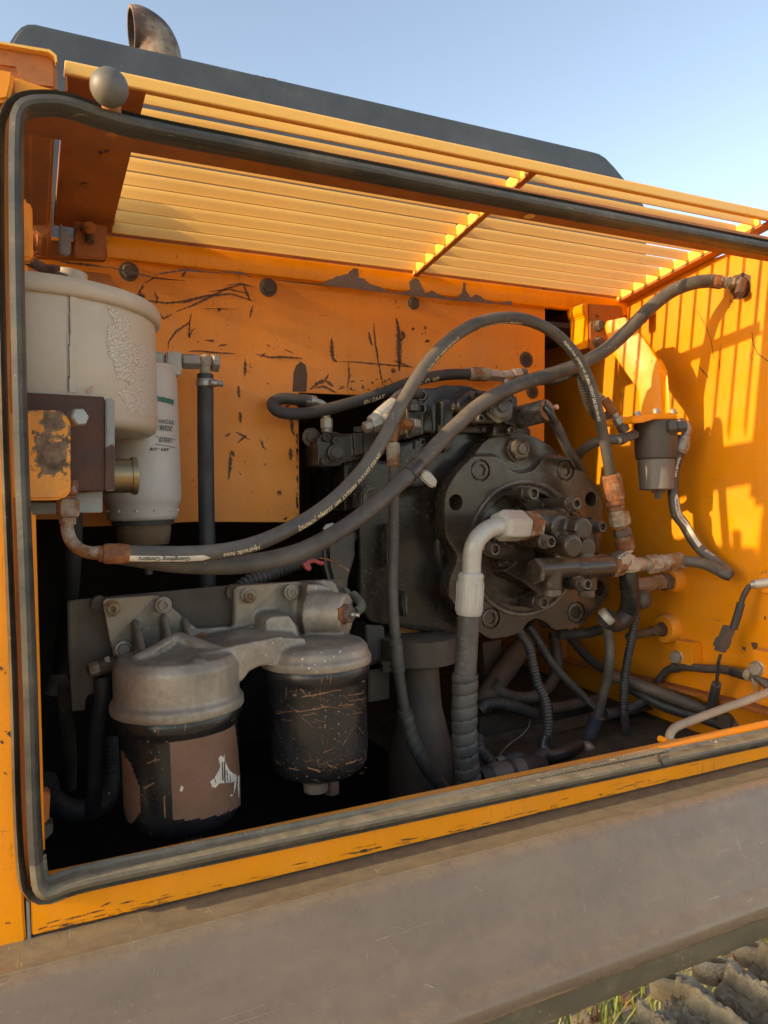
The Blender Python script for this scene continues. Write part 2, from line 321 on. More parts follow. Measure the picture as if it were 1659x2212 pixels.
def fit(parent, start, d, spec):
    """fittings along a line: (name, shape, length, radius, material)"""
    p = V(start); d = V(d).normalized(); last = None
    for nm, sh, L, r, mt in spec:
        m = MB()
        if sh == 'hex': m.lathe(p, d, [(0, r*.86), (L*.1, r*1.0), (L*.9, r), (L, r*.86)], 6, .35); ob = m.build(nm, mt, parent, bev=r*.05, ang=20)
        elif sh == 'ferrule':
            n = 22; m.lathe(p, d, [(0, r*.86), (L*.05, r*.97), (L*.1, r), (L*.16, r*.95), (L*.22, r), (L*.93, r), (L, r*.92)], 30)
            for a_ in range(12):
                fx, fy, fa = frame(d); an = a_*math.pi/6; e = (fx*math.cos(an)+fy*math.sin(an))
                q = p+d*(L*.24)+e*r*.985; sx = (fa.cross(e))*r*.09
                m.add([q-sx, q+sx, q+sx+d*L*.66, q-sx+d*L*.66, q-sx+e*r*.045, q+sx+e*r*.045, q+sx+d*L*.66+e*r*.045, q-sx+d*L*.66+e*r*.045], [(4, 5, 6, 7), (0, 1, 5, 4), (1, 2, 6, 5), (2, 3, 7, 6), (3, 0, 4, 7)])
            ob = m.build(nm, mt, parent)
        elif sh == 'thread':
            n = 8; pr_ = []
            for i in range(n): pr_ += [(L*i/n, r*.9), (L*(i+.3)/n, r), (L*(i+.6)/n, r), (L*(i+.9)/n, r*.9)]
            ob = m.lathe(p, d, pr_, 24).build(nm, mt, parent)
        else: ob = m.lathe(p, d, [(0, r*.9), (L*.08, r), (L*.92, r), (L, r*.9)], 24).build(nm, mt, parent)
        p = p+d*L; last = ob
    return p
def hose(parent, pts, r, mat, name='hose', seg=18, step=.006):
    q = resample(pts, step); return MB().tube(q, r, seg).build(name, mat, parent, ang=60)
def corr(parent, pts, r, mat, name='conduit', pitch=.0045, depth=.14, seg=12):
    q = resample(pts, pitch/4); cyc = [r, r, r*(1-depth), r*(1-depth)]
    m = MB(); st = {'i': -1}
    def rf(L): st['i'] += 1; return cyc[st['i'] % 4]
    return m.tube(q, rf, seg).build(name, mat, parent, ang=60)
def wrap(parent, pts, r, mat, pitch=.02, name='spiral_wrap', seg=20):
    """overlapping helical wrap: a strip wound round the hose"""
    q = resample(pts, .002); n = len(q); vs_ = []; fs = []; x = None; L = 0
    for i in range(n):
        t = (q[min(i+1, n-1)]-q[max(i-1, 0)]).normalized()
        if x is None: x = frame(t)[0]
        x = (x-t*x.dot(t)).normalized(); y = t.cross(x)
        if i: L += (q[i]-q[i-1]).length
        for j in range(seg):
            an = 2*math.pi*j/seg; ph = (L/pitch-j/seg) % 1
            rr = r*(1.0+.10*math.sin(math.pi*ph)**.35 + .02*math.sin(L*130))
            if ph < .07: rr = r*.93
            vs_.append(q[i]+(x*math.cos(an)+y*math.sin(an))*rr)
    for i in range(n-1):
        for j in range(seg): j2 = (j+1) % seg; fs.append((i*seg+j, i*seg+j2, (i+1)*seg+j2, (i+1)*seg+j))
    fs += [tuple(range(seg-1, -1, -1)), tuple((n-1)*seg+j for j in range(seg))]
    return MB().add(vs_, fs).build(name, mat, parent, ang=50)
def text_shape(s, h):
    cu = bpy.data.curves.new('t', 'FONT'); cu.body = s; cu.size = h; cu.offset = h*.022; cu.align_x = 'LEFT'
    ob = bpy.data.objects.new('t', cu); COL.objects.link(ob); dg = bpy.context.evaluated_depsgraph_get(); dg.update()
    me = bpy.data.meshes.new_from_object(ob.evaluated_get(dg)); vs_ = [v.co.copy() for v in me.vertices]; fs = [tuple(p.vertices) for p in me.polygons]
    bpy.data.objects.remove(ob); bpy.data.curves.remove(cu); bpy.data.meshes.remove(me); return vs_, fs
def hose_text(parent, pts, r, s, h, start, side, mat, flip=1, name='lettering', lift=.0004, stretch=1.0):
    """lettering laid along a hose on the side that faces the vector 'side'"""
    q = resample(pts, .002); vs_, fs = text_shape(s, h); out = []
    for v in vs_:
        d = start+flip*v.x*stretch; i = min(max(int(d/.002), 0), len(q)-2); p = q[i].lerp(q[i+1], min(1, max(0, d/.002-i))); t = (q[i+1]-q[i]).normalized()
        n = V(side); n = (n-t*n.dot(t)).normalized(); b = t.cross(n); an = -flip*(v.y-h*.35)/r
        out.append(p+(n*math.cos(an)+b*math.sin(an))*(r+lift))
    return MB().add(out, fs).build(name, mat, parent, smooth=False)
def hose_strip(parent, pts, r, w, d0, d1, side, mat, name='stripe', lift=.0003, roll=0):
    q = resample(pts, .003); vs_ = []; fs = []; i0, i1 = int(d0/.003), min(int(d1/.003), len(q)-2)
    for i in range(i0, i1+1):
        t = (q[i+1]-q[i]).normalized(); n = V(side); n = (n-t*n.dot(t)).normalized(); b = t.cross(n)
        taper = 1 if i < i1-3 else (i1-i)/3
        for j in range(5): an = roll+(j/4-.5)*w*taper/r; vs_.append(q[i]+(n*math.cos(an)+b*math.sin(an))*(r+lift))
    m = i1-i0
    for i in range(m): fs += [(i*5+j, i*5+j+1, i*5+j+6, i*5+j+5) for j in range(4)]
    return MB().add(vs_, fs).build(name, mat, parent)
def inside(p, poly):
    x, y = p; c = False; n = len(poly)
    for i in range(n):
        x1, y1 = poly[i]; x2, y2 = poly[(i+1) % n]
        if (y1 > y) != (y2 > y) and x < (x2-x1)*(y-y1)/(y2-y1)+x1: c = not c
    return c
class Cyl:
    """upright-ish cylinder met by a picture ray, to lay a traced patch on its real surface"""
    def __init__(s, o, axis, r): s.o = V(o); s.x, s.y, s.a = frame(axis); s.r = r
    def hit(s, u, v, dr=0):
        d = ray(u, v); p = CAM-s.o; R_ = s.r+dr
        dx, dy, px, py = d.dot(s.x), d.dot(s.y), p.dot(s.x), p.dot(s.y)
        A = dx*dx+dy*dy; B = px*dx+py*dy; Cc = px*px+py*py-R_*R_; D = B*B-A*Cc
        if D < 0: return None
        return CAM+d*((-B-math.sqrt(D))/A)
    def ang(s, p): q = p-s.o; return math.atan2(q.dot(s.y), q.dot(s.x)), q.dot(s.a)
    def at(s, an, t, dr=0): return s.o+s.a*t+(s.x*math.cos(an)+s.y*math.sin(an))*(s.r+dr)
    def patch(s, poly, dr=.0005, res=.002):
        pts = [s.hit(*p) for p in poly]; pts = [s.ang(p) for p in pts if p is not None]
        a0 = pts[0][0]; pts = [((a-a0+math.pi) % (2*math.pi)-math.pi, t) for a, t in pts]
        lo = min(a for a, _ in pts); hi = max(a for a, _ in pts); t0 = min(t for _, t in pts); t1 = max(t for _, t in pts)
        na = int((hi-lo)*s.r/res)+1; ntt = int((t1-t0)/res)+1; m = MB(); idx = {}
        def vid(i, j):
            if (i, j) not in idx: idx[(i, j)] = len(m.v); m.v.append(s.at(a0+lo+(hi-lo)*i/na, t0+(t1-t0)*j/ntt, dr))
            return idx[(i, j)]
        for i in range(na):
            for j in range(ntt):
                if inside((lo+(hi-lo)*(i+.5)/na, t0+(t1-t0)*(j+.5)/ntt), pts): m.f.append((vid(i, j), vid(i+1, j), vid(i+1, j+1), vid(i, j+1)))
        return m
    def text(s, txt, h, u, v, dr=.0006, xs=1.0):
        a0, t0 = s.ang(s.hit(u, v)); vs_, fs = text_shape(txt, h)
        sg = 1 if s.at(a0+.1, t0).x > s.at(a0, t0).x else -1; up = 1 if s.a.z > 0 else -1
        return MB().add([s.at(a0+sg*p.x*xs/s.r, t0+up*p.y, dr) for p in vs_], fs)
def jag(pts, amp, n=4, closed=True):
    out = []; m = len(pts)
    for i in range(m if closed else m-1):
        a, b = pts[i], pts[(i+1) % m]
        for j in range(n):
            t = j/n; out.append((a[0]+(b[0]-a[0])*t+random.uniform(-amp, amp), a[1]+(b[1]-a[1])*t+random.uniform(-amp, amp)))
    return out
def mark(m, line, w, Y, i=0, amp=.6):
    """one ragged scratch on the plane y = Y"""
    a = []; b = []
    L = [k(i, *p) for p in line]; pts = []
    for p, q in zip(L, L[1:]):
        n = max(2, int(math.hypot(q[0]-p[0], q[1]-p[1])/2.5)); pts += [(p[0]+(q[0]-p[0])*j/n, p[1]+(q[1]-p[1])*j/n) for j in range(n)]
    pts.append(L[-1]); n = len(pts)
    for j, p in enumerate(pts):
        q = pts[min(j+1, n-1)]; o = pts[max(j-1, 0)]; dx, dy = q[0]-o[0], q[1]-o[1]; l = math.hypot(dx, dy) or 1
        ww = w*(.25+.75*math.sin(math.pi*(j+.5)/n))*random.uniform(.4, 1.5); ox, oy = -dy/l*ww/2, dx/l*ww/2; jx = random.uniform(-amp, amp)
        a.append(P(p[0]+ox+jx, p[1]+oy, Y)); b.append(P(p[0]-ox+jx, p[1]-oy, Y))
    m.add(a+b, [(j, j+1, n+j+1, n+j) for j in range(n-1)])
# ================================================================== LARGE STRUCTURE
# ground, soil and weeds
MB().add([(-400, -400, 0), (400, -400, 0), (400, 400, 0), (-400, 400, 0)], [(0, 1, 2, 3)]).build('ground', soil, smooth=False)
tag(bpy.data.objects['ground'], kind='structure')
def zg(Y): return 2.100-.13*(Y-.06)        # underside plane of the roof grille
XW = 1.14                                  # bulkhead on the right
# --- dark hood behind the grille
hd = thing('engine_hood', P(600, 400, .46), 'dark blue-grey bonnet rising behind the yellow louvred grille against the sky', 'hood')
pl = [(8, 116), (20, 88), (33, 68), (46, 54), (60, 48), (76, 48), (1280, 325), (1298, 330), (1312, 339), (1330, 358), (1358, 392), (1400, 450), (1400, 640), (100, 640), (-30, 560), (-30, 200)]
MB().prism([P(u, v, .46) for u, v in pl], (0, 1.0, -.02)).build('hood_shell', hoodm, hd, bev=.006, segs=3, ang=60)
# --- exhaust
ex = thing('exhaust_pipe', P(340, 150, .9), 'rusty cut exhaust elbow poking up over the grey bonnet', 'exhaust')
c = spl([P(283, 64, .9), P(305, 68, .9), P(333, 92, .9), P(347, 140, .9), P(350, 230, .9)], 8); rr = size(47, c[0])
m = MB(); n = len(c)
m.tube(c, rr, 36, cap=False); m.tube([p for p in c], rr*.86, 36, cap=False)
m.f += [(j, (j+1) % 36, n*36+(j+1) % 36, n*36+j) for j in range(36)]
m.build('pipe', rustmat('scorched_exhaust', (.17, .10, .075), (.05, .032, .028), (.30, .26, .21), .6, sc=14), ex, ang=50)
# --- upper left channel beside the grille
cp = thing('corner_channel', P(60, 140, .05), 'chipped orange folded channel left of the grey gap, top left corner', 'body panel')
pl = [(-60, 82), (0, 92), (60, 103), (104, 110), (118, 118), (123, 132), (124, 196), (60, 190), (36, 172), (28, 152), (-60, 140)]
MB().prism([P(u, v, .02) for u, v in pl], (0, .36, -.05)).build('channel', yel_dirty_shade, cp, bev=.004, segs=3)
MB().prism([P(u, v, .012) for u, v in [(-60, 84), (0, 94), (60, 105), (104, 112), (117, 121), (121, 133), (124, 133), (122, 119), (108, 107), (60, 99), (0, 89), (-60, 79)]], (0, .01, 0)).build('lip', yel_slat_lit, cp)
MB().prism([P(u, v, -.012) for u, v in [(-60, 130), (0, 148), (31, 154), (28, 182), (20, 215), (-60, 230)]], (0, .03, 0)).build('corner_plate', yel, cp, bev=.003)
MB().prism([P(u, v, .30) for u, v in [(48, 300), (116, 312), (112, 505), (96, 515), (76, 505), (60, 470), (48, 470)]], (0, .1, 0)).build('inner_fold', yel_dirty_shade, cp, bev=.008, segs=3)
MB().prism([P(u, v, .08) for u, v in [(45, 425), (62, 432), (70, 450), (72, 560), (45, 560)]], (0, .02, 0)).build('upright_strip', yel, cp, bev=.003)
# --- door frame
df = thing('door_frame', P(700, 1800, 0), 'orange painted frame round the open service doorway, sill band to left post', 'door frame')
zt = P(283, 248, 0).z; zb = P(553, 330, 0).z; zs = 1.236; zl = 1.286
MB().prof([(0, zt), (.004, zt+.003), (.062, zt+.003), (.062, zt-.001), (.004, zt-.001), (.004, zb+.004), (.052, zb+.004), (.052, zb), (0, zb)], -.03, 1.135).build('header', yel_dirty_shade, df, bev=.001)
MB().prof([(0, zs), (0, zl-.012), (.0, zl), (.022, zl), (.022, zl-.004), (.006, zl-.004), (.006, zs)], -.004, 1.62).build('sill', yel, df, bev=.0012)
MB().prism([P(u, v, .001) for u, v in [(30, 165), (60, 176), (127, 197), (207, 221), (272, 243), (272, 262), (30, 230)]], (0, .004, 0)).build('corner_strip', yel, df, bev=.001)
MB().box(1.137, 1.75, 0, .03, 1.24, zt+.02).build('right_post', yel, df, bev=.002)
zpb = P(30, 2050, 0).z
MB().prism([(-.75, 0, zpb), (P(58, 2046, 0).x, 0, zpb), (P(52, 1960, 0).x, 0, P(52, 1960, 0).z), (P(38, 1500, 0).x, 0, P(38, 1500, 0).z), (P(20, 800, 0).x, 0, P(20, 800, 0).z), (P(22, 215, 0).x, 0, P(22, 215, 0).z), (-.75, 0, P(22, 200, 0).z)], (0, .035, 0)).build('left_post', yel, df, bev=.002)
MB().prism([P(u, v, .0) for u, v in [(56, 1945), (64, 1948), (68, 2044), (60, 2050)]], (0, .02, 0)).build('edge_plate', galv, df, bev=.0006)
x0 = P(84, 1400, .07).x
MB().box(x0-.012, x0, .03, .085, 1.3, P(85, 1105, .07).z).build('jamb', yel, df, bev=.003)
MB().box(-.03, x0-.01, .03, .04, 1.25, 2.0).build('inner_jamb', yel_dirty_shade, df, bev=.001)
MB().lathe(P(1144, 467, .028)+V((0, 0, -.0006)), (0, 0, 1), [(0, .0075), (.0005, .0075)], 20).build('worn_hole', yel_slat_lit, df)
# screws/holes on post
m = MB()
for a, b in ((40, 1500), (95, 1510), (5, 1100), (35, 1120)): mark(m, [(a-3, b), (a+3, b+4)], 5, -.0006, 7)
for L, ww in ((((700, 1905), (712, 1895)), 3), (((25, 1765), (45, 1780)), 4), (((0, 1080), (15, 1100)), 5), (((60, 1500), (70, 1540)), 9), (((5, 1560), (20, 1580)), 5)):
    mark(m, L, ww, -.0006, 7 if ww != 9 else 7)
for x_, y_ in ((257, 250), (573, 170), (796, 120), (886, 81), (1210, 44)): mark(m, [(x_-2, y_-3), (x_+2, y_+4)], 4, -.0006, 13)
mark(m, [(548, 728), (600, 712), (660, 700), (712, 686)], 5, -.0006, 14)
for _ in range(150):
    u = random.uniform(80, 1500) if random.random() < .6 else random.uniform(80, 400); vb_ = 2028-.2457*(u-72); h_ = 52 if u < 900 else 44; v = vb_-abs(random.gauss(0, .22))*h_-1.5; l_ = random.uniform(6, 34)
    mark(m, [(u, v), (u+l_, v-l_*.2457)], random.uniform(.5, 1.5), -.0006, 0, amp=.3)
for x_, y_ in ((900, 1215), (300, 1290), (560, 1225), (420, 1262), (780, 1160), (240, 1330), (380, 1310), (650, 1180)):
    mark(m, [(x_, y_), (x_+random.uniform(60, 150), y_-random.uniform(18, 40))], 2.5, -.0006, 12)
tag(m.build('paint_chips', chipm, df, smooth=False), kind='stuff')
# --- rubber seal
ds = thing('door_seal', P(30, 1000, -.012), 'dusty black rubber seal running round the doorway edge', 'seal')
L = [(1720, 1583, 0), (1659, 1596, 0), (1300, 1671, 0), (829, 1769, 0), (400, 1858, 0), (180, 1905, 0), (112, 1928, 0), (85, 1925, 0), (71, 1890, 0), (62, 1750, 0), (55, 1500, 0), (46, 1250, 0), (36, 1000, 0), (28, 700, 0), (24, 450, 0), (25, 290, 0), (32, 245, 0), (52, 225, 0), (90, 219, 0), (150, 225, 0), (283, 266, 0), (553, 320, 0), (829, 374, 0), (1106, 428, 0), (1400, 484, 0), (1659, 533, 0), (1690, 539, 0)]
c = resample(spl([P(a, b, -.014) for a, b, _ in L], 10), .006)
secs = []
for i, p in enumerate(c):
    t = (c[min(i+1, len(c)-1)]-c[max(i-1, 0)]).normalized(); nrm = V((0, -1, 0)); b = t.cross(nrm).normalized(); secs.append((p, nrm, b))
def sweep(prof2, secs):
    m = MB(); n = len(prof2)
    for p, a, b in secs: m.v += [p+a*y+b*x for x, y in prof2]
    for i in range(len(secs)-1): m.f += [(i*n+j, i*n+(j+1) % n, (i+1)*n+(j+1) % n, (i+1)*n+j) for j in range(n)]
    return m
secs_bot = [s_ for s_ in secs if s_[0].z < 1.315]; secs_top = secs[len(secs_bot)-1:]
bulb = [(.0105*math.cos(a)*(1 if math.cos(a) > 0 else .8), .011*math.sin(a)) for a in [2*math.pi*j/18 for j in range(18)]]
sweep([(-.002, .010), (.003, .0122), (.0065, .0112), (.0088, .008), (.0100, .004), (.0104, -.001), (.0101, -.0035), (.0108, -.0055), (.0106, -.009), (.0085, -.0118), (.005, -.0127), (.002, -.012), (-.002, -.009)], secs_top).build('bulb', rub, ds, ang=28)
sweep([(-.002, .010), (.003, .0126), (.0065, .0118), (.0086, .008), (.0090, .004), (.0088, -.003), (.0098, -.0055), (.0122, -.0070), (.0130, -.0088), (.0120, -.0110), (.009, -.0125), (.002, -.012), (-.002, -.009)], secs_bot).build('dusty_run', rubd, ds, ang=28)
sweep([(-.006, -.014), (-.0125, -.013), (-.0135, -.006), (-.011, -.0), (-.008, -.004)], secs).build('inner_lip', rub, ds, ang=60)
MB().tube([c_ for c_ in [P(1421, 1628, -.02), P(1424, 1640, -.028), P(1430, 1652, -.024)]], .0022, 8).build('joint_gap', deep, ds)
m = MB(); nt_ = 150
for i in range(nt_):
    u = 380+1050*i/nt_; v = 1901-.2137*(u-87)+2.2; p = P(u, v, -.001); m.box(p.x-.0016, p.x+.0016, -.0125, .003, p.z-.0005, p.z+.0012)
tag(m.build('clip_teeth', zinc, ds, smooth=False), kind='stuff')
# ball stop
bs = thing('rubber_buffer', P(236, 225, -.03), 'round grey rubber ball buffer on the header, top left', 'buffer')
p = P(236, 189, -.035); MB().ball(p, size(40, p), 1.0, 32).build('ball', weather('weathered_rubber_ball', (.10, .095, .085), .5, .25, dust=.6, dustcol=(.2, .18, .14), updust=.2, bump=.4), bs)
fit(bs, P(240, 222, -.02), (0.1, .6, -.5), [('stud', 'cyl', .03, .009, yel_dirty_shade)])
# --- deck skirt
sk = thing('deck_skirt', P(829, 2000, -.1), 'long grey-brown scratched steel skirt below the orange sill', 'skirt')
pr_ = [(.012, 1.234), (-.012, 1.2335), (-.046, 1.2325), (-.051, 1.2355), (-.058, 1.2352), (-.063, 1.231), (-.069, 1.224), (-.101, 1.116), (-.108, 1.108), (-.1125, 1.1), (-.1145, 1.092), (-.1125, 1.084), (-.109, 1.077), (-.1085, 1.068), (-.1085, 1.052), (-.104, 1.048), (.02, 1.046), (.02, 1.06), (-.09, 1.07), (-.06, 1.2), (.012, 1.225)]
MB().prof([(.012, 1.234), (-.012, 1.2335), (-.030, 1.2318), (-.046, 1.2322), (-.0515, 1.2340), (-.0535, 1.2354), (-.0552, 1.2346), (-.0552, 1.228), (.012, 1.226)], -.75, 1.75, nx=60).build('ledge', ledgem, sk, ang=50)
MB().prof([(-.0552, 1.2343), (-.0585, 1.2330), (-.0625, 1.2312), (-.0662, 1.2280), (-.070, 1.222), (-.102, 1.118), (-.107, 1.1135), (-.1135, 1.110), (-.1195, 1.103), (-.1215, 1.094), (-.119, 1.086), (-.1135, 1.0805), (-.108, 1.078), (-.10, 1.085), (-.095, 1.115), (-.06, 1.222)], -.75, 1.75, nx=60).build('skirt_panel', skirtm, sk, ang=50)
MB().prof([(-.1115, 1.0803), (-.1095, 1.070), (-.1090, 1.052), (-.104, 1.046), (.02, 1.044), (.02, 1.06), (-.09, 1.07), (-.10, 1.08)], -.75, 1.75, nx=60).build('lower_lip', skirtlow, sk, ang=50)
m = MB()
def smark(x, t, dx, dt, ww):
    a, b = V((-.0001, -.0702, 1.222)), V((-.0001, -.1021, 1.118)); n_ = 5; s_ = len(m.v)
    for j in range(n_+1):
        q = a.lerp(b, t+dt*j/n_)+V((x+dx*j/n_, -.0005, .0001)); o = V((dt*.11, 0, dx)).normalized()*ww*random.uniform(.3, 1.2)*(1 if 0 < j < n_ else .2); m.v += [q+o, q-o]
    m.f += [(s_+2*j, s_+2*j+1, s_+2*j+3, s_+2*j+2) for j in range(n_)]
random.seed(21)
for _ in range(46): smark(random.uniform(-.2, 1.2), random.uniform(.02, .85), random.uniform(-.012, .016), random.uniform(.02, .12), random.uniform(.00015, .0005))
for x, t, l in ((.10, .62, .16), (.13, .68, .2), (.3, .36, .12), (.62, .4, .07), (.2, .8, .1)): smark(x, t, l, -.04, .0003)
tag(m.build('scratches', plainm('tan_scratch', (.36, .31, .25), .7), sk, smooth=False), kind='stuff')
# --- bulkhead on the right
bk = thing('bulkhead', (XW, .3, 1.28), 'tall yellow bulkhead closing the compartment on the right, striped by louvre shadows', 'bulkhead')
MB().box(XW, XW+.006, -.02, 1.25, 1.02, 2.075).build('bulkhead_sheet', yel_clean, bk, bev=.001)
MB().prof([(-.01, 1.285), (1.2, 1.262), (1.2, 1.255), (-.01, 1.277)], XW-.03, XW-.001).build('foot_flange', yel_dirty_shade, bk, bev=.002)
m = MB()
def markX(L, ww, i=11, X=XW-.0006):
    q = [PX(*k(i, *p), X) for p in L]
    for a, b in zip(q, q[1:]):
        d = (b-a).normalized(); o = V((0, -d.z, d.y))*ww/2; n_ = 6
        s_ = len(m.v)
        for j in range(n_+1):
            t = a.lerp(b, j/n_); w_ = random.uniform(.3, 1.2); m.v += [t+o*w_, t-o*w_]
        m.f += [(s_+2*j, s_+2*j+1, s_+2*j+3, s_+2*j+2) for j in range(n_)]
markX([(1555, 895), (1560, 960)], .014); markX([(1462, 935), (1490, 945)], .007); markX([(1637, 693), (1638, 720)], .004)
markX([(1230, 722), (1300, 728)], .001); markX([(1190, 1190), (1250, 1290), (1290, 1390), (1308, 1520)], .0016, 3); markX([(1555, 1340), (1560, 1410), (1590, 1480), (1659, 1530)], .002, 3); markX([(1345, 1520), (1348, 1590)], .0012, 3); markX([(1215, 1570), (1275, 1640)], .002, 3)
for a, b in ((1540, 1010), (1410, 1130), (1400, 1180), (1440, 1150), (1530, 1110), (1560, 1090), (1380, 1100)): markX([(a, b), (a+random.uniform(-40, 40), b+random.uniform(-30, 30))], .0014, 3)
tag(m.build('paint_chips', chipm, bk, smooth=False), kind='stuff')
# --- back panel with the cut-out for the pump
YB = .42
bp = thing('inner_panel', P(640, 900, YB), 'scratched orange inner panel with cut-out behind pump and hoses', 'panel')
pl = [(30, 500), (1178, 655), (1176, 960), (1172, 1010), (1010, 1010), (1006, 872), (853, 857), (645, 848), (646, 985), (647, 1128), (420, 1127), (240, 1136), (165, 1138), (164, 1122), (30, 1122)]
MB().prism([P(u, v, YB) for u, v in pl], (0, .005, 0)).build('panel_sheet', yel_panel, bp, bev=.0012, smooth=False)
m = MB(); Ym = YB-.0007; halo = MB()
def markp(m, L, ww, Y, i=0):
    mark(m, L, ww, Y, i)
    if ww >= 2: mark(halo, L, ww*1.5+.8, YB-.0004, i, amp=1.2)
for L, ww in [(((490, 245), (493, 330), (500, 380), (525, 402)), 6), (((910, 120), (925, 200), (928, 330), (930, 460)), 8), (((945, 200), (960, 240), (930, 270)), 6), (((730, 205), (745, 270), (755, 300)), 3), (((765, 150), (770, 260), (790, 370), (790, 430)), 2.5), (((900, 395), (1005, 437)), 3.5),
              (((0, 350), (90, 372), (180, 370), (300, 378)), 3.5), (((540, 398), (640, 402), (760, 412), (900, 425), (1020, 435)), 2.2), (((600, 405), (605, 500), (590, 570)), 2.5), (((800, 410), (805, 470), (820, 550)), 2.5), (((880, 470), (900, 450)), 7), (((350, 580), (400, 540), (450, 520), (470, 480)), 5), (((380, 570), (440, 560), (520, 600)), 4), (((450, 520), (500, 560)), 4), (((230, 750), (236, 850), (250, 880)), 5), (((222, 960), (226, 1040)), 6), (((140, 1240), (165, 1258)), 7), (((200, 1410), (180, 1425)), 5), (((1095, 270), (1125, 262)), 5), (((1015, 180), (1020, 195)), 5), (((1095, 170), (1100, 190)), 3), (((20, 900), (65, 975)), 2), (((40, 910), (45, 960)), 2), (((70, 290), (90, 300)), 2), (((190, 320), (240, 345)), 2), (((30, 370), (60, 345)), 3)]:
    markp(m, L, ww, Ym, 5)
for L, ww in [(((880, 260), (960, 290), (1080, 305), (1200, 295), (1330, 260), (1500, 245), (1640, 290)), 4), (((1140, 360), (1250, 320), (1370, 260), (1470, 210), (1590, 180)), 4), (((930, 180), (1000, 140), (1080, 150), (1200, 160)), 2), (((900, 240), (930, 190)), 4), (((1000, 230), (1020, 270), (1010, 310)), 3), (((1180, 140), (1200, 100)), 3), (((1090, 600), (1090, 560), (1140, 490), (1230, 430), (1240, 370)), 3.5), (((1230, 420), (1225, 530), (1245, 480), (1265, 470)), 3), (((1220, 618), (1290, 615), (1420, 628), (1530, 632)), 2.5), (((1590, 670), (1588, 780)), 5), (((1545, 840), (1550, 920)), 4), (((1555, 1010), (1560, 1080)), 5), (((1460, 1170), (1490, 1150)), 4), (((1530, 1140), (1620, 1190)), 3), (((1495, 1270), (1490, 1380), (1480, 1450)), 5), (((1500, 1260), (1520, 1300)), 5), (((1540, 1210), (1600, 1160)), 2.5), (((1330, 545), (1390, 550)), 3), (((1420, 580), (1470, 575)), 3), (((1580, 190), (1620, 290)), 4), (((1640, 320), (1620, 400)), 2.5), (((1410, 340), (1430, 355)), 6), (((1310, 340), (1550, 345)), 1.5), (((890, 250), (940, 270)), 9), (((1470, 190), (1560, 180), (1650, 200)), 2.5), (((1360, 230), (1480, 215), (1600, 240)), 2.5), (((1030, 370), (1060, 405), (1110, 380)), 3)]:
    markp(m, L, ww, Ym, 4)
for L, ww in [(((0, 0), (60, 20), (140, 30)), 3), (((20, 450), (160, 490)), 5), (((180, 560), (200, 640)), 2), (((905, 1450), (910, 1480)), 3), (((1200, 290), (1220, 295)), 2)]: mark(m, L, ww, Ym, 2)
for _ in range(140):
    u, v = random.uniform(350, 1170), random.uniform(640, 1120)
    if u > 640 and v > 840: continue
    if random.random() < .55: v = 780+random.uniform(-45, 60)
    mark(m, [(u, v), (u+random.uniform(-4, 4), v+random.uniform(-4, 4))], random.uniform(.8, 2.6), Ym)
for _ in range(40):
    u = random.uniform(730, 900); v = random.uniform(815, 846)
    mark(m, [(u, v), (u+random.uniform(-9, 9), v+random.uniform(-7, 7))], random.uniform(1.5, 4), Ym)
for _ in range(26):
    v = random.uniform(850, 1125); mark(m, [(642+random.uniform(-3, 1), v), (643, v+random.uniform(4, 18))], random.uniform(1.5, 4.5), Ym)
tag(m.build('paint_chips', chipm, bp, smooth=False), kind='stuff')
tag(halo.build('rust_bleed', bleedm, bp, smooth=False), kind='stuff')
MB().prism([P(u, v, Ym-.0004) for u, v in [(632, 846), (634, 805), (640, 789), (650, 781), (660, 788), (664, 808), (662, 846)]], (0, .0006, 0)).build('slot_stain', chipm, bp)
for u, v, r in ((278, 587, 21), (579, 621, 20), (893, 655, 14)):
    pb = P(u, v, YB); rr = size(r, pb); hex_bolt(bp, pb, rr*1.3, brown, h=rr*.5, washer=rr, name='bolt')
for u, v, r in ((1137, 777, 11), (1150, 846, 10), (702, 1003, 5)):
    pb = P(u, v, YB-.0004); rr = size(r, pb); MB().lathe(pb, (0, -1, 0), [(0, rr*1.6), (.0006, rr*1.5)], 20).build('hole_rim', chipm, bp); MB().lathe(pb, (0, -1, 0), [(0, rr), (.0012, rr)], 20).build('hole', deep, bp)
# lapped sheet on the left with a seam
MB().prism([P(u, v, YB-.0035) for u, v in [(60, 572), (240, 592), (240, 606), (262, 622), (262, 640), (60, 640)]], (0, .003, 0)).build('lap_plate', yel_dirty_shade, bp, bev=.001)
# --- compartment shell behind and below
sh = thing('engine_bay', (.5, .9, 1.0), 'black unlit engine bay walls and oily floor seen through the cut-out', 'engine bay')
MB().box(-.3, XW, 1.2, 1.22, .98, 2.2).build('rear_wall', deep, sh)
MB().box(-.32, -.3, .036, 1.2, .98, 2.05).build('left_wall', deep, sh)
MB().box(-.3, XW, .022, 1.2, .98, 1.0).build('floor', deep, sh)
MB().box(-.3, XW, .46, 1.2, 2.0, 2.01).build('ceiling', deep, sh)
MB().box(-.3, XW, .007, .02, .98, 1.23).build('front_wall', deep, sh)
fp = thing('floor_pan', (.95, .3, 1.18), 'dirt covered brown floor pan at the foot of the yellow bulkhead', 'floor pan')
MB().prism([(.62, .05, 1.165), (XW-.002, .05, 1.19), (XW-.002, 1.1, 1.235), (.62, 1.1, 1.165)], (0, 0, -.006)).build('pan', floorm, fp)
MB().add([V(p) for p in ((.62, .4, 1.166), (XW-.002, .34, 1.215), (XW-.002, .37, 1.225), (.62, .43, 1.18), (.62, .46, 1.166), (XW-.002, .4, 1.215))], [(0, 1, 2, 3), (3, 2, 5, 4)]).build('rib', floorm, fp)
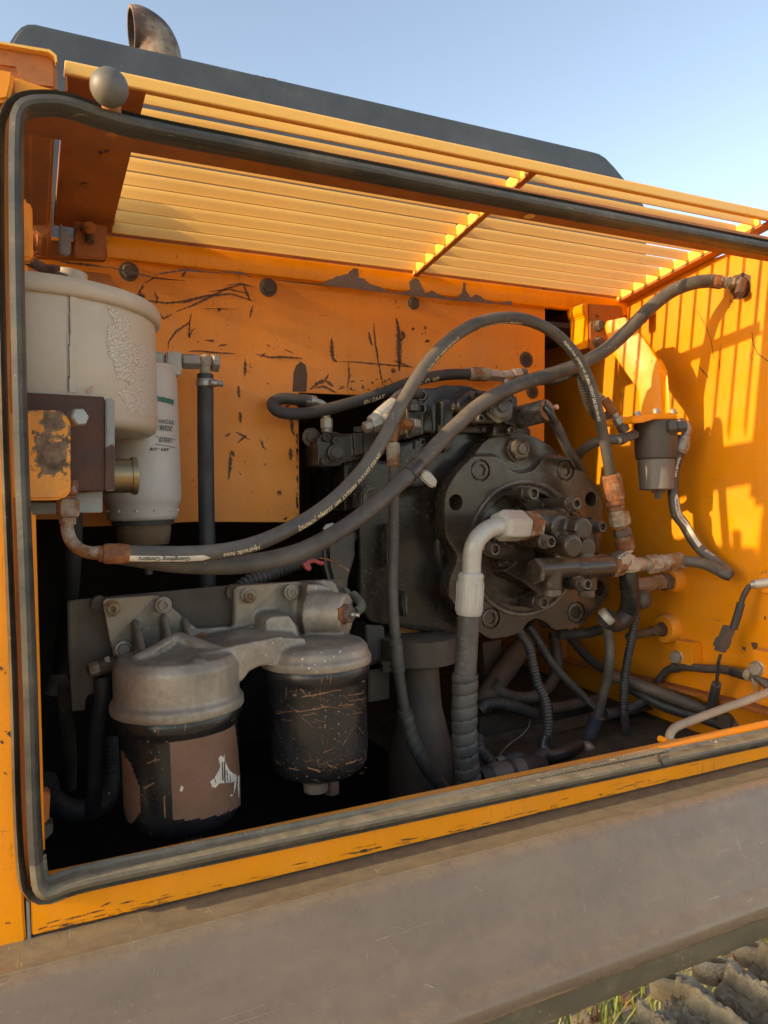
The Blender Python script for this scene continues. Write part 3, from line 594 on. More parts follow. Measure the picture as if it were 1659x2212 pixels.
# --- roof grille
gr = thing('roof_grille', (.13, .05, 2.1), 'pale yellow louvred roof grille of long slats above the doorway', 'grille')
ya = .03; z1 = P(143, 125, ya).z; z2 = P(143, 158, ya).z; gx0 = P(141, 150, ya).x
MB().prof([(ya, z1-.004), (ya+.004, z1), (ya+.03, z1-.002), (ya+.03, z1-.005), (ya+.006, z1-.004), (ya+.006, z2), (ya, z2)], gx0, 1.17).build('front_band', yel_slat_lit, gr, bev=.0008)
MB().prof([(ya+.006, z2+.002), (.4, zg(.4)+.004), (.4, zg(.4)+.002), (ya+.006, z2)], gx0, .128).build('blank_sheet', yel_dirty_shade, gr)
MB().prism([(gx0, ya+.004, z2+.001), (gx0, ya+.004, z2-.016), (gx0, .36, zg(.36)-.012), (gx0, .36, zg(.36))], (.002, 0, 0)).build('side_fold', yel_dirty_shade, gr)
NS = 10; pitch = (.402-.055)/NS; xd = .640
def slat_mesh(xa, xb):
    h = .0194; m = MB(); pf = [(.0022, h*.98), (.0012, h), (-.0002, h*.93), (-.0008, h*.6), (-.0016, h*.22), (-.0028, .0008), (-.0018, .0), (-.0004, h*.22), (.0005, h*.6), (.0011, h*.9)]
    m.prof(pf, xa, xb); return m
for bay, (xa, xb) in enumerate(((.128, xd-.001), (xd+.005, 1.113))):
    base = None
    for i in range(NS):
        Y = .055+pitch*(i+.62)
        if base is None:
            m = slat_mesh(xa, xb); m.v = [p+V((0, Y, zg(Y)-.004)) for p in m.v]; base = m.build('slat', yel_slat_lit, gr, ang=50); by = Y
        else:
            dup(base, gr, wloc(gr)+V((0, Y-by, zg(Y)-zg(by))))
for nm, xa, xb in (('divider', xd-.001, xd+.005), ('end_bar', 1.113, 1.117)):
    MB().prism([(xa, .066, zg(.066)-.006), (xa, .4, zg(.4)-.006), (xa, .4, zg(.4)+.012), (xa, .066, zg(.066)+.012)], (xb-xa, 0, 0)).build(nm, yel_slat_lit if nm == 'divider' else yel_slat_lit, gr)
MB().prism([(xd-.003, .04, zg(.04)-.0065), (xd-.003, .4, zg(.4)-.0065), (xd-.003, .4, zg(.4)-.009), (xd-.003, .04, zg(.04)-.009)], (.010, 0, 0)).build('divider_foot', yel_dirty_shade, gr)  # unlit lower edge of the divider, its shade painted by the darker colour
MB().prism([(1.1135, .04, zg(.04)-.007), (1.1135, .4, zg(.4)-.007), (1.1135, .4, zg(.4)-.010), (1.1135, .04, zg(.04)-.010)], (.026, 0, 0)).build('end_flange', yel_dirty_shade, gr)  # shaded underside of the end strip, darkened by colour
yt = .4; zt1 = zg(yt)+.012; tl = P(231, 520, yt).x
za = P(231, 514, yt).z+.006; zb_ = P(231, 556, yt).z
pts = [(yt+.004, za-.001), (yt+.0, za-.003), (yt-.002, za-.01), (yt-.002, zb_+.006), (yt+.0005, zb_+.001), (yt+.010, zb_), (yt+.010, zb_+.002), (yt+.0025, zb_+.004), (yt+.0015, za-.01), (yt+.006, za)]
MB().prof(pts, tl, XW-.001, nx=1).build('rear_trim', yel, gr, bev=0)
MB().prof([(yt+.005, za-.001), (yt+.005, zg(yt)+.014), (yt+.008, zg(yt)+.014), (yt+.008, za-.001)], tl, XW-.001).build('rear_lip', yel_dirty_shade, gr)
m = MB()
pa = [(120, 1322), (230, 1345), (330, 1348), (430, 1350), (520, 1305), (600, 1285), (630, 1250), (660, 1255), (665, 1310), (700, 1320), (740, 1350), (830, 1385), (870, 1405), (960, 1410), (1000, 1390), (990, 1340), (1030, 1315), (1060, 1330), (1075, 1370), (1100, 1420), (1140, 1390), (1180, 1420), (1230, 1440), (1300, 1450), (1335, 1410), (1340, 1345), (1355, 1345), (1365, 1400), (1395, 1450), (1430, 1420), (1480, 1455), (1560, 1475), (1659, 1465), (1659, 1490), (1300, 1464), (900, 1412), (430, 1362), (120, 1328)]
m.prism([P(*k(2, *p), yt-.0026) for p in jag(pa, 4, 3)], (0, .0006, 0))
m.build('chipped_primer', primer, gr, smooth=False)
m = MB()
for L, ww in (((( 0, 1000), (40, 1010), (110, 1015)), 6), (((-60, 990), (-20, 1000)), 5), (((-200, 965), (-160, 975)), 5)): mark(m, L, ww, yt-.0027, 3)
for L in (((330, 20), (450, 45), (600, 60), (700, 75)), ((700, 70), (830, 100), (1000, 140)), ((1000, 120), (1200, 90), (1420, 110)), ((1420, 100), (1560, 110), (1640, 140))):
    mark(m, [(a, b if a > 900 else b) for a, b in L], 5, yt-.0027, 4)
tag(m.build('edge_chips', primer, gr, smooth=False), kind='stuff')
# bracket and bolt at the left end of the grille
bkt = thing('hinge_bracket', P(200, 520, .36), 'rusty orange bracket plate with nut left of the louvres', 'bracket')
MB().prism([P(u, v, .37) for u, v in [(139, 437), (243, 455), (252, 470), (246, 482), (139, 462)]], (0, .03, 0)).build('fold', yel_dirty_shade, bkt, bev=.004, segs=3)
MB().prism([P(u, v, .365) for u, v in [(160, 475), (233, 487), (226, 560), (158, 555)]], (0, .006, 0)).build('plate', yel_dirty_shade, bkt, bev=.002)
p = P(192, 497, .362); hex_bolt(bkt, p, size(26, p), yel_dirty_shade, h=.014); fit(bkt, p, (0.03, -.4, -.9), [('stud', 'thread', .022, .006, rust_plate)])
MB().prism([P(u, v, .34) for u, v in [(127, 485), (134, 480), (137, 495), (153, 500), (154, 545), (146, 552), (128, 545)]], (0, .01, 0)).build('galvanised_tab', galv, bkt, bev=.002)
MB().prism([P(u, v, .38) for u, v in [(72, 515), (230, 525), (232, 560), (72, 552)]], (0, .02, 0)).build('cross_strip', yel_dirty_shade, bkt, bev=.003)
#@@BODY
# ================================================================== LEFT SIDE
# --- big canister
cc = V((.007, .24, 0)); rc = .155; zT = P(344, 701, .24).z; zB = P(342, 944, .24).z
cn = thing('air_canister', (cc.x, cc.y, zB), 'large aged cream canister with cracked white paint patch, upper left', 'canister')
b = MB().lathe((cc.x, cc.y, zB), (0, 0, 1), [(-.001, rc-.012), (0, rc-.009), (.003, rc-.003), (.010, rc), (zT-zB-.016, rc), (zT-zB-.006, rc-.001), (zT-zB+.01, rc-.004)], 96); b.build('body', beige, cn, ang=50)
MB().lathe((cc.x, cc.y, zT-.010), (0, 0, 1), [(-.001, rc-.003), (-.001, rc+.003), (.002, rc+.0065), (.014, rc+.0065), (.019, rc+.004), (.021, rc-.02), (.026, rc-.05), (.027, 0)], 96).build('lid', beige, cn, ang=50)
cy = Cyl((cc.x, cc.y, 1.8), (0, 0, 1), rc)
A_ = [(695, 320), (740, 335), (775, 370), (800, 410), (845, 435), (845, 475), (800, 475), (820, 510), (835, 545), (880, 580), (960, 570), (985, 600), (1012, 640), (1018, 1040), (980, 1040), (900, 1025), (840, 1010), (815, 960), (760, 885), (840, 840), (830, 815), (760, 790), (735, 700), (740, 680), (700, 640), (695, 560), (700, 455), (750, 430), (720, 400), (700, 360)]
cy.patch([k(4, *p) for p in jag(A_, 7, 4)], .0005, .0016).build('cracked_patch', crack, cn)
cy.patch([k(4, *p) for p in [(447, 268), (498, 268), (492, 880), (443, 880)]], .0009, .004).build('seam_strip', beige, cn)
cy.patch([k(4, *p) for p in [(444, 262), (450, 262), (448, 880), (441, 880)]], .0014, .0012).build('seam_gap', steel, cn)
cy.patch([k(4, *p) for p in jag([(553, 855), (575, 865), (600, 838), (606, 850), (590, 885), (570, 893)], 2, 2)], .001, .001).build('bare_spot', plainm('pink_primer', (.6, .34, .22)), cn)
fit(cn, P(150, 612, .2), (.1, 0, 1), [('neck', 'cyl', .014, .020, beige)])
rp = thing('breather_pipe', P(90, 580, .15), 'dark rusty bent pipe running over the cream canister lid', 'pipe')
MB().tube(resample(path([(30, 540, .1), (60, 562, .12), (95, 580, .15), (125, 597, .17), (146, 604, .19)], 8), .006), size(11, P(90, 580, .15)), 18).build('pipe', rust_plate, rp)
p = P(115, 582, .15); hex_bolt(rp, p, .014, rust_plate, axis=(0, -.4, 1))
# --- mounting block with rusty plates in front of the canister
mb = thing('mounting_bracket', P(180, 950, .05), 'rust-brown bracket plates with yellow corroded block below the cream canister', 'bracket')
ys = .078
MB().prism([P(*k(4, *p), ys) for p in [(-60, 878), (165, 884), (678, 912), (682, 1519), (462, 1522), (458, 1600), (-60, 1600)]], (0, .006, 0)).build('rust_plate', rust_plate, mb, bev=.001)
MB().prism([P(*k(4, *p), ys-.004) for p in [(684, 919), (735, 922), (743, 935), (746, 1520), (686, 1523)]], (0, .022, 0)).build('side_plate', galv, mb, bev=.0015)
MB().prism([P(*k(4, *p), ys-.0046) for p in jag([(686, 1240), (720, 1220), (744, 1235), (745, 1518), (687, 1520)], 4, 3)], (0, .0008, 0)).build('rust_patch', rust_plate, mb)
MB().prism([P(*k(4, *p), .028) for p in [(-60, 996), (160, 998), (385, 998), (410, 1012), (448, 1060), (458, 1090), (458, 1520), (440, 1548), (402, 1580), (-60, 1588)]], (0, .05, 0)).build('yellow_block', yel_rusty, mb, bev=.003, segs=3)
p = kp(4, 478, 1060, .045); hex_bolt(mb, p, size(36, p), zinc, h=.016, axis=(.35, -.9, .1), ph=.1); 
MB().prism([P(*k(7, *p), .1) for p in [(150, 0), (665, -60), (665, 82), (540, 82), (180, 95)]], (0, .01, 0)).build('lower_plate', galv, mb, bev=.001)
q0 = kp(4, 746, 1425, .12); rg = size(37, q0)
MB().lathe(q0, (1, 0, 0), [(-.02, rg), (.0175, rg), (.018, rg*1.09), (.022, rg*1.12), (.024, rg*1.08), (.024, rg*.7), (.005, rg*.68)], 48).build('gold_sleeve', gold, mb)
# --- rusty elbow feeding the long hose (end fittings belong to that hose)
def Y_A(t): return t
hA = thing('long_hydraulic_hose', P(900, 900, .12), 'thick grey hydraulic hose from rusty elbow bottom left arching high over the pump', 'hose')
LA = [(273, 1196, .05), (330, 1197, .05), (400, 1197, .055), (470, 1192, .062), (540, 1178, .072), (610, 1150, .085), (680, 1110, .1), (740, 1062, .11), (790, 1006, .12), (830, 945, .127), (870, 868, .133), (915, 795, .14), (965, 740, .145), (1020, 703, .15), (1080, 687, .153), (1140, 692, .157), (1195, 718, .162), (1240, 762, .168), (1272, 820, .175), (1290, 880, .18), (1303, 940, .19), (1314, 1000, .195), (1319, 1030, .2)]
pA = path(LA, 8); rA = .0092
hose(hA, pA, rA, hosem)
p0 = P(280, 1196, .05); p1 = P(212, 1196, .05); fit(hA, p0, p1-p0, [('ferrule', 'ferrule', (p1-p0).length*.85, size(21, p0), rust), ('collar', 'cyl', (p1-p0).length*.15, size(17, p0), rust)])
MB().tube(resample(path([(216, 1194, .05), (195, 1194, .052), (170, 1185, .056), (152, 1165, .06), (145, 1140, .065), (146, 1125, .068)], 8), .003), lambda L: size(13.5, p1)+.0008*max(0, 1-L*60), 20).build('elbow', rust_pale, hA, ang=60)
p2 = P(146, 1133, .068); fit(hA, p2, P(148, 1050, .068)-p2, [('cone', 'cyl', .008, size(17, p2), rust_pale), ('nut', 'hex', .019, size(24, p2), rust_pale), ('collar', 'cyl', .004, size(17, p2), rust), ('nut', 'hex', .016, size(20, p2), rust)])
# white strip and lettering facing the camera, upside down as on the hose
qa = resample(pA, .002); LAt = .002*(len(qa)-1)
def side_of(pts, frac, off): 
    q = pts[int(frac*(len(pts)-1))]; return (CAM-q).normalized()+V(off)
hose_strip(hA, pA, rA, .0075, .0, .092, (0, -1, -.62), paperm, 'print_band')
hose_text(hA, pA, rA, 'Guangdong Constru', .0066, .066, (0, -1, -.62), inkg, flip=-1, lift=.0007)
hose_text(hA, pA, rA, 'Hydraulic hose', .0078, .152, (0, -1, -.55), hosetan, flip=-1, lift=.0006)
hose_text(hA, pA, rA, 'EN 853 2SN SAE 100R2AT WP. 33.0Mpa [4790PSI]', .0078, .375, (.15, -1, -.55), hosetan, flip=-1, lift=.0006, stretch=1.0)
hose_text(hA, pA, rA, 'QTNQ B/E 85MPa  2SN  YILOSE', .0058, .60, (.5, -1, -.4), hosetan, flip=-1, lift=.0006)
tan_side = (-.55, -1, -.35)
e = pA[-1]; e2 = P(1334, 1118, .2); L = (e2-e).length
rf_ = size(22, e)
fit(hA, e-(e2-e).normalized()*.004, e2-e, [('ferrule', 'ferrule', L*.62, rf_, rust), ('collar', 'cyl', L*.12, rf_*.93, rust), ('ring', 'cyl', L*.13, rf_*.86, rust), ('collar', 'cyl', L*.13, rf_*.8, rust_pale)])
s3 = P(1335, 1106, .2); d3 = P(1352, 1187, .2)-s3
fit(hA, s3, d3, [('nut', 'hex', d3.length*.36, size(23, s3), rust_pale), ('neck', 'cyl', d3.length*.08, size(16, s3), rust), ('nut', 'hex', d3.length*.2, size(20, s3), brown), ('adaptor_thread', 'thread', d3.length*.36, size(20.5, s3), rust), ('nipple', 'cyl', d3.length*.08, size(15, s3), zinc)])
total = LAt
hose_text(hA, pA, rA, 'Guangdong Construction Machinery', .006, LAt-.44, (.2, -.6, -1), hosetan, flip=1, lift=.0006)
hose_text(hA, pA, rA, 'Hydraulic hose  [4790PSI] WP. 33.0Mpa 100R2AT SAE 2SN EN 853', .0062, LAt-.262, (-1.1, -.85, .1), inkw, flip=1, lift=.0006, stretch=.92)
# --- second hose
hB = thing('hose_to_bulkhead', P(1000, 950, .17), 'grey hose crossing in front of the pump up to rusty bulkhead fitting, top right', 'hose')
LB = [(250, 1196, .10), (300, 1204, .098), (370, 1215, .098), (440, 1220, .10), (520, 1219, .104), (600, 1206, .11), (660, 1187, .12), (720, 1155, .135), (780, 1115, .15), (840, 1065, .165), (890, 1018, .178), (940, 965, .19), (985, 920, .2), (1040, 872, .205), (1110, 835, .21), (1180, 812, .212), (1250, 788, .212), (1310, 755, .21), (1360, 710, .2), (1405, 665, .19), (1450, 630, .175), (1495, 612, .155), (1530, 607, .145), (1545, 608, .142)]
pB = path(LB, 8); rB = .0117
hose(hB, pB, rB, hosem)
e = P(1533, 607, .145); e2 = PX(1598, 614, XW-.01); fit(hB, e, e2-e, [('ferrule', 'ferrule', (e2-e).length*.42, size(14.5, e), rust), ('collar', 'cyl', (e2-e).length*.14, size(12, e), rust_pale), ('nut', 'hex', (e2-e).length*.24, size(15, e), rust_pale), ('stub', 'cyl', (e2-e).length*.25, size(10, e), zinc)])
qq = P(893, 1015, .178); tt = (P(905, 1003, .181)-qq).normalized()
MB().lathe(qq-tt*.012, tt, [(0, rB*1.02), (.001, rB*1.1), (.026, rB*1.1), (.028, rB*1.02)], 28).build('tape_band', tapem, hB)
MB().prism([P(*k(5, *p), .168) for p in [(1062, 1130), (1100, 1092), (1135, 1120), (1172, 1165), (1176, 1195), (1155, 1222), (1120, 1205), (1075, 1165)]], (.002, .006, 0)).build('tape_tail', zinc, hB, bev=.0025, segs=3)
# fitting through bulkhead
bf = thing('bulkhead_fitting', PX(1600, 605, XW), 'dark rusty fitting passing through bulkhead hole at top right', 'fitting')
pp = PX(*k(3, 1483, 1045), XW-.0006); MB().prism([PX(*k(3, *p), XW-.0008) for p in jag([(1430, 975), (1500, 955), (1545, 975), (1548, 1040), (1530, 1100), (1500, 1125), (1440, 1130), (1420, 1080), (1440, 1040)], 4, 2)], (.0006, 0, 0)).build('hole', chipm, bf)
fit(bf, pp+V((-.012, 0, 0)), (1, 0, 0), [('nut', 'hex', .014, .017, brown)])
fit(bf, pp+V((-.004, -.008, .006)), (-.55, -.2, -.8), [('elbow_leg', 'hex', .032, .009, rust_plate)])
# --- white spin-on filter behind the canister
fc = P(305, 950, .325); wf = thing('spin_on_filter', V((fc.x, fc.y, P(305, 1127, .325).z)), 'grey-white spin-on filter with printed label between cream canister and black hose', 'filter')
rw = size(81, fc); zz = lambda v: P(305, v, .325).z
z0 = zz(1124)
MB().lathe((fc.x, fc.y, z0), (0, 0, 1), [(0, rw*.80), (.002, rw*.88), (.008, rw*.90), (zz(1095)-z0, rw*.91), (zz(1086)-z0, rw*.97), (zz(1078)-z0, rw), (zz(1060)-z0, rw*1.0), (zz(815)-z0, rw*.965), (zz(803)-z0, rw*.95), (zz(799)-z0, rw*.97), (zz(794)-z0, rw*.965), (zz(790)-z0, rw*.88), (zz(788)-z0, .01)], 64).build('can', fwhite, wf, ang=50)
for a in range(12):
    an = a*math.pi/6+.2; MB().lathe((fc.x+rw*.9*math.cos(an), fc.y+rw*.9*math.sin(an), z0+.012), (0, 0, 1), [(0, .0008), (.003, .0025), (zz(1096)-z0-.018, .0025), (zz(1096)-z0-.014, .0008)], 8).build('grip_rib', fwhite, wf)
MB().lathe((fc.x, fc.y, z0-.006), (0, 0, 1), [(0, rw*.80), (.006, rw*.80)], 48).build('gasket', hosedark, wf)
b0 = zz(1178); MB().lathe((fc.x, fc.y, b0), (0, 0, 1), [(0, rw*.6), (.003, rw*.68), (.02, rw*.72), (z0-b0-.004, rw*.72)], 10).build('sediment_bowl', brass, wf, bev=.002)
MB().lathe((fc.x+.004, fc.y-.01, zz(1240)), (0, 0, 1), [(0, .006), (.018, .006), (.018, .014), (.024, .014), (.024, .010), (b0-zz(1240)+.002, .010)], 16).build('drain_cock', steel, wf)
cw = Cyl((fc.x, fc.y, 1.7), (0, 0, 1), rw*.985)
cw.patch([(300, 851), (374.5, 864), (374, 874.5), (300, 861)], .0008, .0008).build('teal_bar', inkteal, wf)
h1 = size(9.5*1.42, fc)
h1 = size(12.2, fc); cw.text('HAO.G.D', h1, 343, 914, .0012, .82).build('lettering', inkg, wf, smooth=False)
cw.text('浩钢达', h1*1.02, 343, 928.5, .0012, .98).build('lettering', inkg, wf, smooth=False)
cw.text('015NF1', h1*1.0, 343, 955, .0012, .86).build('lettering', inkg, wf, smooth=False)
cw.text('高效率 长里程', h1*.58, 323, 973, .0012, 1.0).build('lettering', inkg, wf, smooth=False)
for a, b_ in (((335, 942), (376, 949)), ((335, 959), (376, 966.5))):
    cw.patch([(a[0], a[1]), (b_[0], b_[1]), (b_[0], b_[1]+1.3), (a[0], a[1]+1.3)], .0012, .0009).build('label_border', inkg, wf)
# filter head and fittings
fh = thing('pipe_union', P(350, 780, .325), 'dull zinc pipe fittings joining the white filter to the black upright hose', 'fitting')
yf = .325; q = kp(15, 570, 330, yf); MB().prism([P(*k(15, *p), yf-.02) for p in [(440, 250), (570, 252), (652, 268), (655, 410), (700, 470), (560, 445), (440, 430)]], (0, .04, 0)).build('head', zinc, fh, bev=.004, segs=3)
MB().prism([P(*k(15, *p), yf-.024) for p in [(652, 262), (690, 256), (802, 262), (806, 452), (795, 495), (765, 500), (700, 470), (652, 412)]], (0, .048, 0)).build('port', zinc, fh, bev=.003, segs=2)
s4 = kp(15, 800, 358, yf); e4 = kp(15, 976, 362, yf); fit(fh, s4, e4-s4, [('nut', 'hex', (e4-s4).length, size(17.5, s4), zinc)])
MB().ball(kp(15, 1038, 362, yf), size(16.5, s4), 1, 20).build('banjo', rust_pale, fh)
s5 = kp(15, 1095, 372, yf); fit(fh, s5, (1, 0, -.03), [('banjo_bolt', 'hex', size(16, s5), size(20, s5), zinc)])
fit(fh, kp(15, 1036, 410, yf), (0, 0, -1), [('spigot', 'cyl', size(24, s5), size(12, s5), rust_pale)])
# upright black hose
hv = thing('upright_rubber_hose', P(443, 1000, .325), 'straight matt black hose hanging beside the white filter with band clamp', 'hose')
pv = spl([kp(15, 1036, 485, yf), P(444, 950, .325), P(446, 1100, .325), P(448, 1180, .32), P(449, 1270, .32)], 10); hose(hv, pv, size(17.3, s5), hosedark, seg=24)
pc_ = kp(15, 1038, 570, yf); MB().lathe(pc_-V((0, 0, .0055)), (0, 0, 1), [(0, .0131), (.0008, .0135), (.0105, .0135), (.011, .0131)], 32).build('band_clamp', bare, hv)
s6 = kp(15, 1085, 566, yf-.014); fit(hv, s6, (1, -.25, -.12), [('worm_housing', 'cyl', .010, .0055, bare), ('screw', 'hex', .009, .0048, zinc)])
# lower black items behind
hb1 = thing('dark_hose_behind', P(300, 1120, .5), 'dim black upright hose in the shadow left of the filters', 'hose')
hose(hb1, path([(160, 1100, .3), (158, 1200, .3), (150, 1300, .34), (132, 1420, .42), (130, 1500, .42)], 6), .011, deep)
hb2 = thing('dim_corrugated_hose', P(180, 1700, .4), 'dim corrugated hose looping low behind the left black filter', 'hose')
corr(hb2, path([(95, 1690, .3), (110, 1730, .32), (160, 1755, .36), (210, 1740, .4), (235, 1700, .45), (240, 1600, .5)], 8), .018, hosedark, pitch=.007)
hb3 = thing('dim_grey_hose', P(130, 1500, .3), 'dim grey hose curving down at the far left behind the seal', 'hose')
hose(hb3, path([(112, 1500, .3), (122, 1470, .3), (135, 1480, .3), (140, 1540, .32), (150, 1620, .36), (150, 1700, .4)], 8), .010, hosem)
ob = thing('orange_clip', P(100, 1750, .06), 'small orange block with steel foot low behind the left seal', 'block')
MB().prism([P(u, v, .06) for u, v in [(80, 1712), (109, 1712), (106, 1775), (80, 1788)]], (0, .02, 0)).build('block', yel_dirty_shade, ob, bev=.002)
MB().prism([P(u, v, .058) for u, v in [(80, 1788), (115, 1780), (114, 1800), (90, 1822), (80, 1824)]], (0, .022, 0)).build('foot', steel, ob, bev=.001)
# ================================================================== TWIN FILTERS
# bracket plate
fb = thing('filter_bracket', P(300, 1300, .215), 'dark brown steel bracket plate behind the twin filter casting', 'bracket')
MB().prism([P(u, v, .215) for u, v in [(145, 1298), (515, 1263), (640, 1256), (742, 1250), (742, 1420), (230, 1470), (228, 1492), (192, 1500), (184, 1512), (184, 1534), (158, 1536), (147, 1420)]], (0, .006, 0)).build('plate', brown, fb, bev=.001)
MB().prism([P(u, v, .213) for u, v in [(145, 1298), (166, 1296), (164, 1536), (156, 1536), (147, 1400)]], (0, -.010, 0)).build('folded_edge', brown, fb, bev=.002)
bn = thing('banjo_fitting', P(205, 1440, .19), 'rusty banjo union and pipe at left end of the filter casting', 'fitting')
s = P(190, 1449, .18); fit(bn, s, (.9, .2, .12), [('hex_head', 'hex', .013, size(16, s), rust_pale), ('banjo', 'cyl', .022, size(16, s), brown)])
MB().prism([P(u, v, .178) for u, v in [(225, 1422), (236, 1417), (240, 1440), (232, 1446)]], (0, .004, 0)).build('tab', zinc, bn)
hose(bn, path([(220, 1462, .19), (222, 1500, .19), (212, 1560, .2), (205, 1650, .22), (200, 1760, .24)], 6), .010, hosedark)
# cups
YC = .118; YP = .19
def cup(name, u, vt, vb, rpx, label, lean=0, bolt_px=None, group=None):
    a = P(u, vt, YC); bpt = P(u+lean, vb, YC); axd = (a-bpt).normalized(); H = (a-bpt).length; r = size(rpx, (a+bpt)/2)
    t = thing(name, bpt, label, 'filter', group); m = MB()
    m.lathe(bpt, axd, [(.000, r*.30), (.0005, r*.55), (.003, r*.76), (.009, r*.9), (.018, r*.97), (.03, r*.995), (H*.55, r*1.0), (H*.78, r*1.0), (H*.81, r*1.015), (H*.845, r*1.065), (H*.87, r*1.08), (H*.93, r*1.09), (H*.945, r*1.055), (H*.97, r*1.05), (H, r*1.05)], 72).build('shell', enamel, t, ang=60)
    return t, a, bpt, axd, H, r
t1, a1, b1, d1, H1, r1 = cup('black_oil_filter', 384, 1508, 1780, 124, 'black enamel filter cup with faded brown label, left of the pair', 12, group='twin black oil filters')
MB().lathe(b1-d1*.001, d1, [(-.006, r1*.36), (-.004, r1*.42), (0, r1*.6), (.002, r1*.62)], 40).build('base_ring', enamel, t1)
fit(t1, P(411, 1806, YC-.035), -d1, [('drain_neck', 'cyl', .010, .0135, brown), ('drain_plug', 'hex', .016, .0108, rust)])
c1_ = Cyl(b1, d1, r1)
L1 = [k(12, *p) for p in [(1100, 120), (1115, 103), (1300, 70), (1520, -5), (1545, -8), (1553, 330), (1556, 520), (1500, 552), (1140, 615), (1122, 605)]]
c1_.patch(L1, .0006, .0025).build('brown_label', labelm, t1)
wp = [(1355, 370), (1385, 345), (1425, 270), (1412, 215), (1430, 195), (1440, 210), (1452, 190), (1450, 225), (1478, 290), (1505, 315), (1525, 320), (1530, 345), (1500, 370), (1440, 375), (1415, 378), (1395, 405), (1370, 400), (1365, 375)]
c1_.patch([k(12, *p) for p in wp], .0011, .0008).build('torn_paper', paperm, t1)
for p4 in ([(1432, 240), (1438, 240), (1442, 358), (1436, 358)], [(1445, 235), (1452, 235), (1457, 372), (1449, 372)], [(1462, 290), (1467, 290), (1472, 372), (1468, 372)], [(1385, 350), (1390, 346), (1398, 374), (1393, 376)], [(1482, 318), (1485, 318), (1488, 370), (1485, 370)]):
    c1_.patch([k(12, *p) for p in p4], .0015, .0006).build('bar_mark', inkb, t1)
for p4 in ([(1535, 330), (1545, 325), (1545, 470), (1540, 470), (1535, 400)], [(1516, 345), (1528, 345), (1522, 400), (1508, 445), (1512, 400)], [(1175, 390), (1187, 400), (1183, 426), (1165, 426)], [(1488, 450), (1503, 450), (1500, 462), (1488, 462)]):
    c1_.patch([k(12, *p) for p in p4], .0011, .0009).build('paper_scrap', paperm, t1)
c1_.patch([k(12, *p) for p in [(790, 150), (850, 250), (905, 400), (915, 560), (860, 640), (830, 620), (806, 560), (795, 300)]], .0005, .003).build('brown_stain', labelm, t1)
for L4 in ([(955, 245), (1000, 225), (1040, 218), (1042, 224), (1000, 233), (960, 252)], [(930, 405), (960, 390), (1000, 370), (1002, 376), (965, 400), (945, 414)], [(1062, 470), (1068, 450), (1074, 455), (1070, 520), (1074, 600), (1066, 600)]):
    c1_.patch([k(12, *p) for p in L4], .0007, .0009).build('scratch', plainm('scratch_tan', (.2, .1, .05)), t1)
t2, a2, b2, d2, H2, r2 = cup('black_oil_filter', 683, 1414, 1668, 106, 'black enamel filter cup covered in rusty scratches, right of the pair', 8, group='twin black oil filters')
MB().lathe(b2-d2*.001, d2, [(-.005, r2*.36), (-.003, r2*.45), (0, r2*.62), (.002, r2*.64)], 40).build('base_ring', brown, t2)
fit(t2, P(682, 1686, YC-.03), -d2, [('drain_boss', 'cyl', .013, .0155, brown)]); fit(t2, P(716, 1684, YC-.03), -d2, [('drain_plug', 'hex', .018, .0105, rust_plate)])
c2_ = Cyl(b2, d2, r2); scr = plainm('scratch_rust', (.24, .115, .055), .8)
random.seed(3); m = MB()
def cscr(cyl, m, x0, y0, x1, y1, w, K_=8):
    p = []; n = 7
    for j in range(n+1):
        t = j/n; p.append((x0+(x1-x0)*t+random.uniform(-3, 3), y0+(y1-y0)*t+random.uniform(-4, 4)))
    top = [k(K_, a, b-w*random.uniform(.2, 1)) for a, b in p]; bot = [k(K_, a, b+w*random.uniform(.2, 1)) for a, b in p]
    A = [cyl.hit(*q, .0006) for q in top]; B = [cyl.hit(*q, .0006) for q in bot]
    if None in A or None in B: return
    s_ = len(m.v); m.v += A+B; m.f += [(s_+j, s_+j+1, s_+n+2+j, s_+n+1+j) for j in range(n)]
for x0, y0, x1, y1, w_ in [(820, 955, 990, 925, 5), (880, 945, 1080, 905, 3), (650, 1060, 800, 1040, 2.5), (780, 1050, 980, 1020, 5), (820, 1075, 920, 1060, 4), (900, 1100, 980, 1115, 2), (820, 1085, 890, 1150, 3), (950, 1010, 1060, 1025, 4), (1060, 1010, 1160, 1000, 5), (1120, 940, 1230, 925, 4), (940, 1150, 960, 1260, 5), (995, 1190, 980, 1300, 3), (960, 1310, 1020, 1290, 4), (1175, 1130, 1100, 1240, 3), (1100, 1240, 1140, 1380, 4), (1090, 1260, 1110, 1230, 8), (660, 1130, 665, 1180, 7), (690, 1100, 760, 1105, 2), (720, 1000, 790, 1040, 2), (920, 1340, 925, 1390, 7), (1110, 1390, 1180, 1360, 7), (860, 1410, 940, 1440, 8), (1000, 1395, 1050, 1410, 6), (735, 1410, 800, 1430, 5), (1040, 870, 1150, 850, 4), (810, 860, 870, 850, 3), (1180, 860, 1230, 850, 5), (1150, 1060, 1210, 1050, 3), (1130, 980, 1240, 960, 4), (870, 1320, 880, 1350, 4), (1225, 1290, 1240, 1340, 5), (980, 1370, 1010, 1420, 5), (660, 840, 690, 860, 4), (750, 1140, 770, 1180, 3), (1000, 1150, 1030, 1165, 3), (1190, 1150, 1225, 1190, 3), (640, 1350, 690, 1400, 4)]:
    cscr(c2_, m, x0, y0, x1, y1, w_)
for _ in range(150): 
    x, y = random.gauss(1000, 140), random.choice((random.gauss(1000, 55), random.gauss(1390, 40), random.uniform(850, 1400)))
    cscr(c2_, m, x, y, x+random.uniform(-34, 34), y+random.uniform(-9, 9), random.uniform(.6, 2.4))
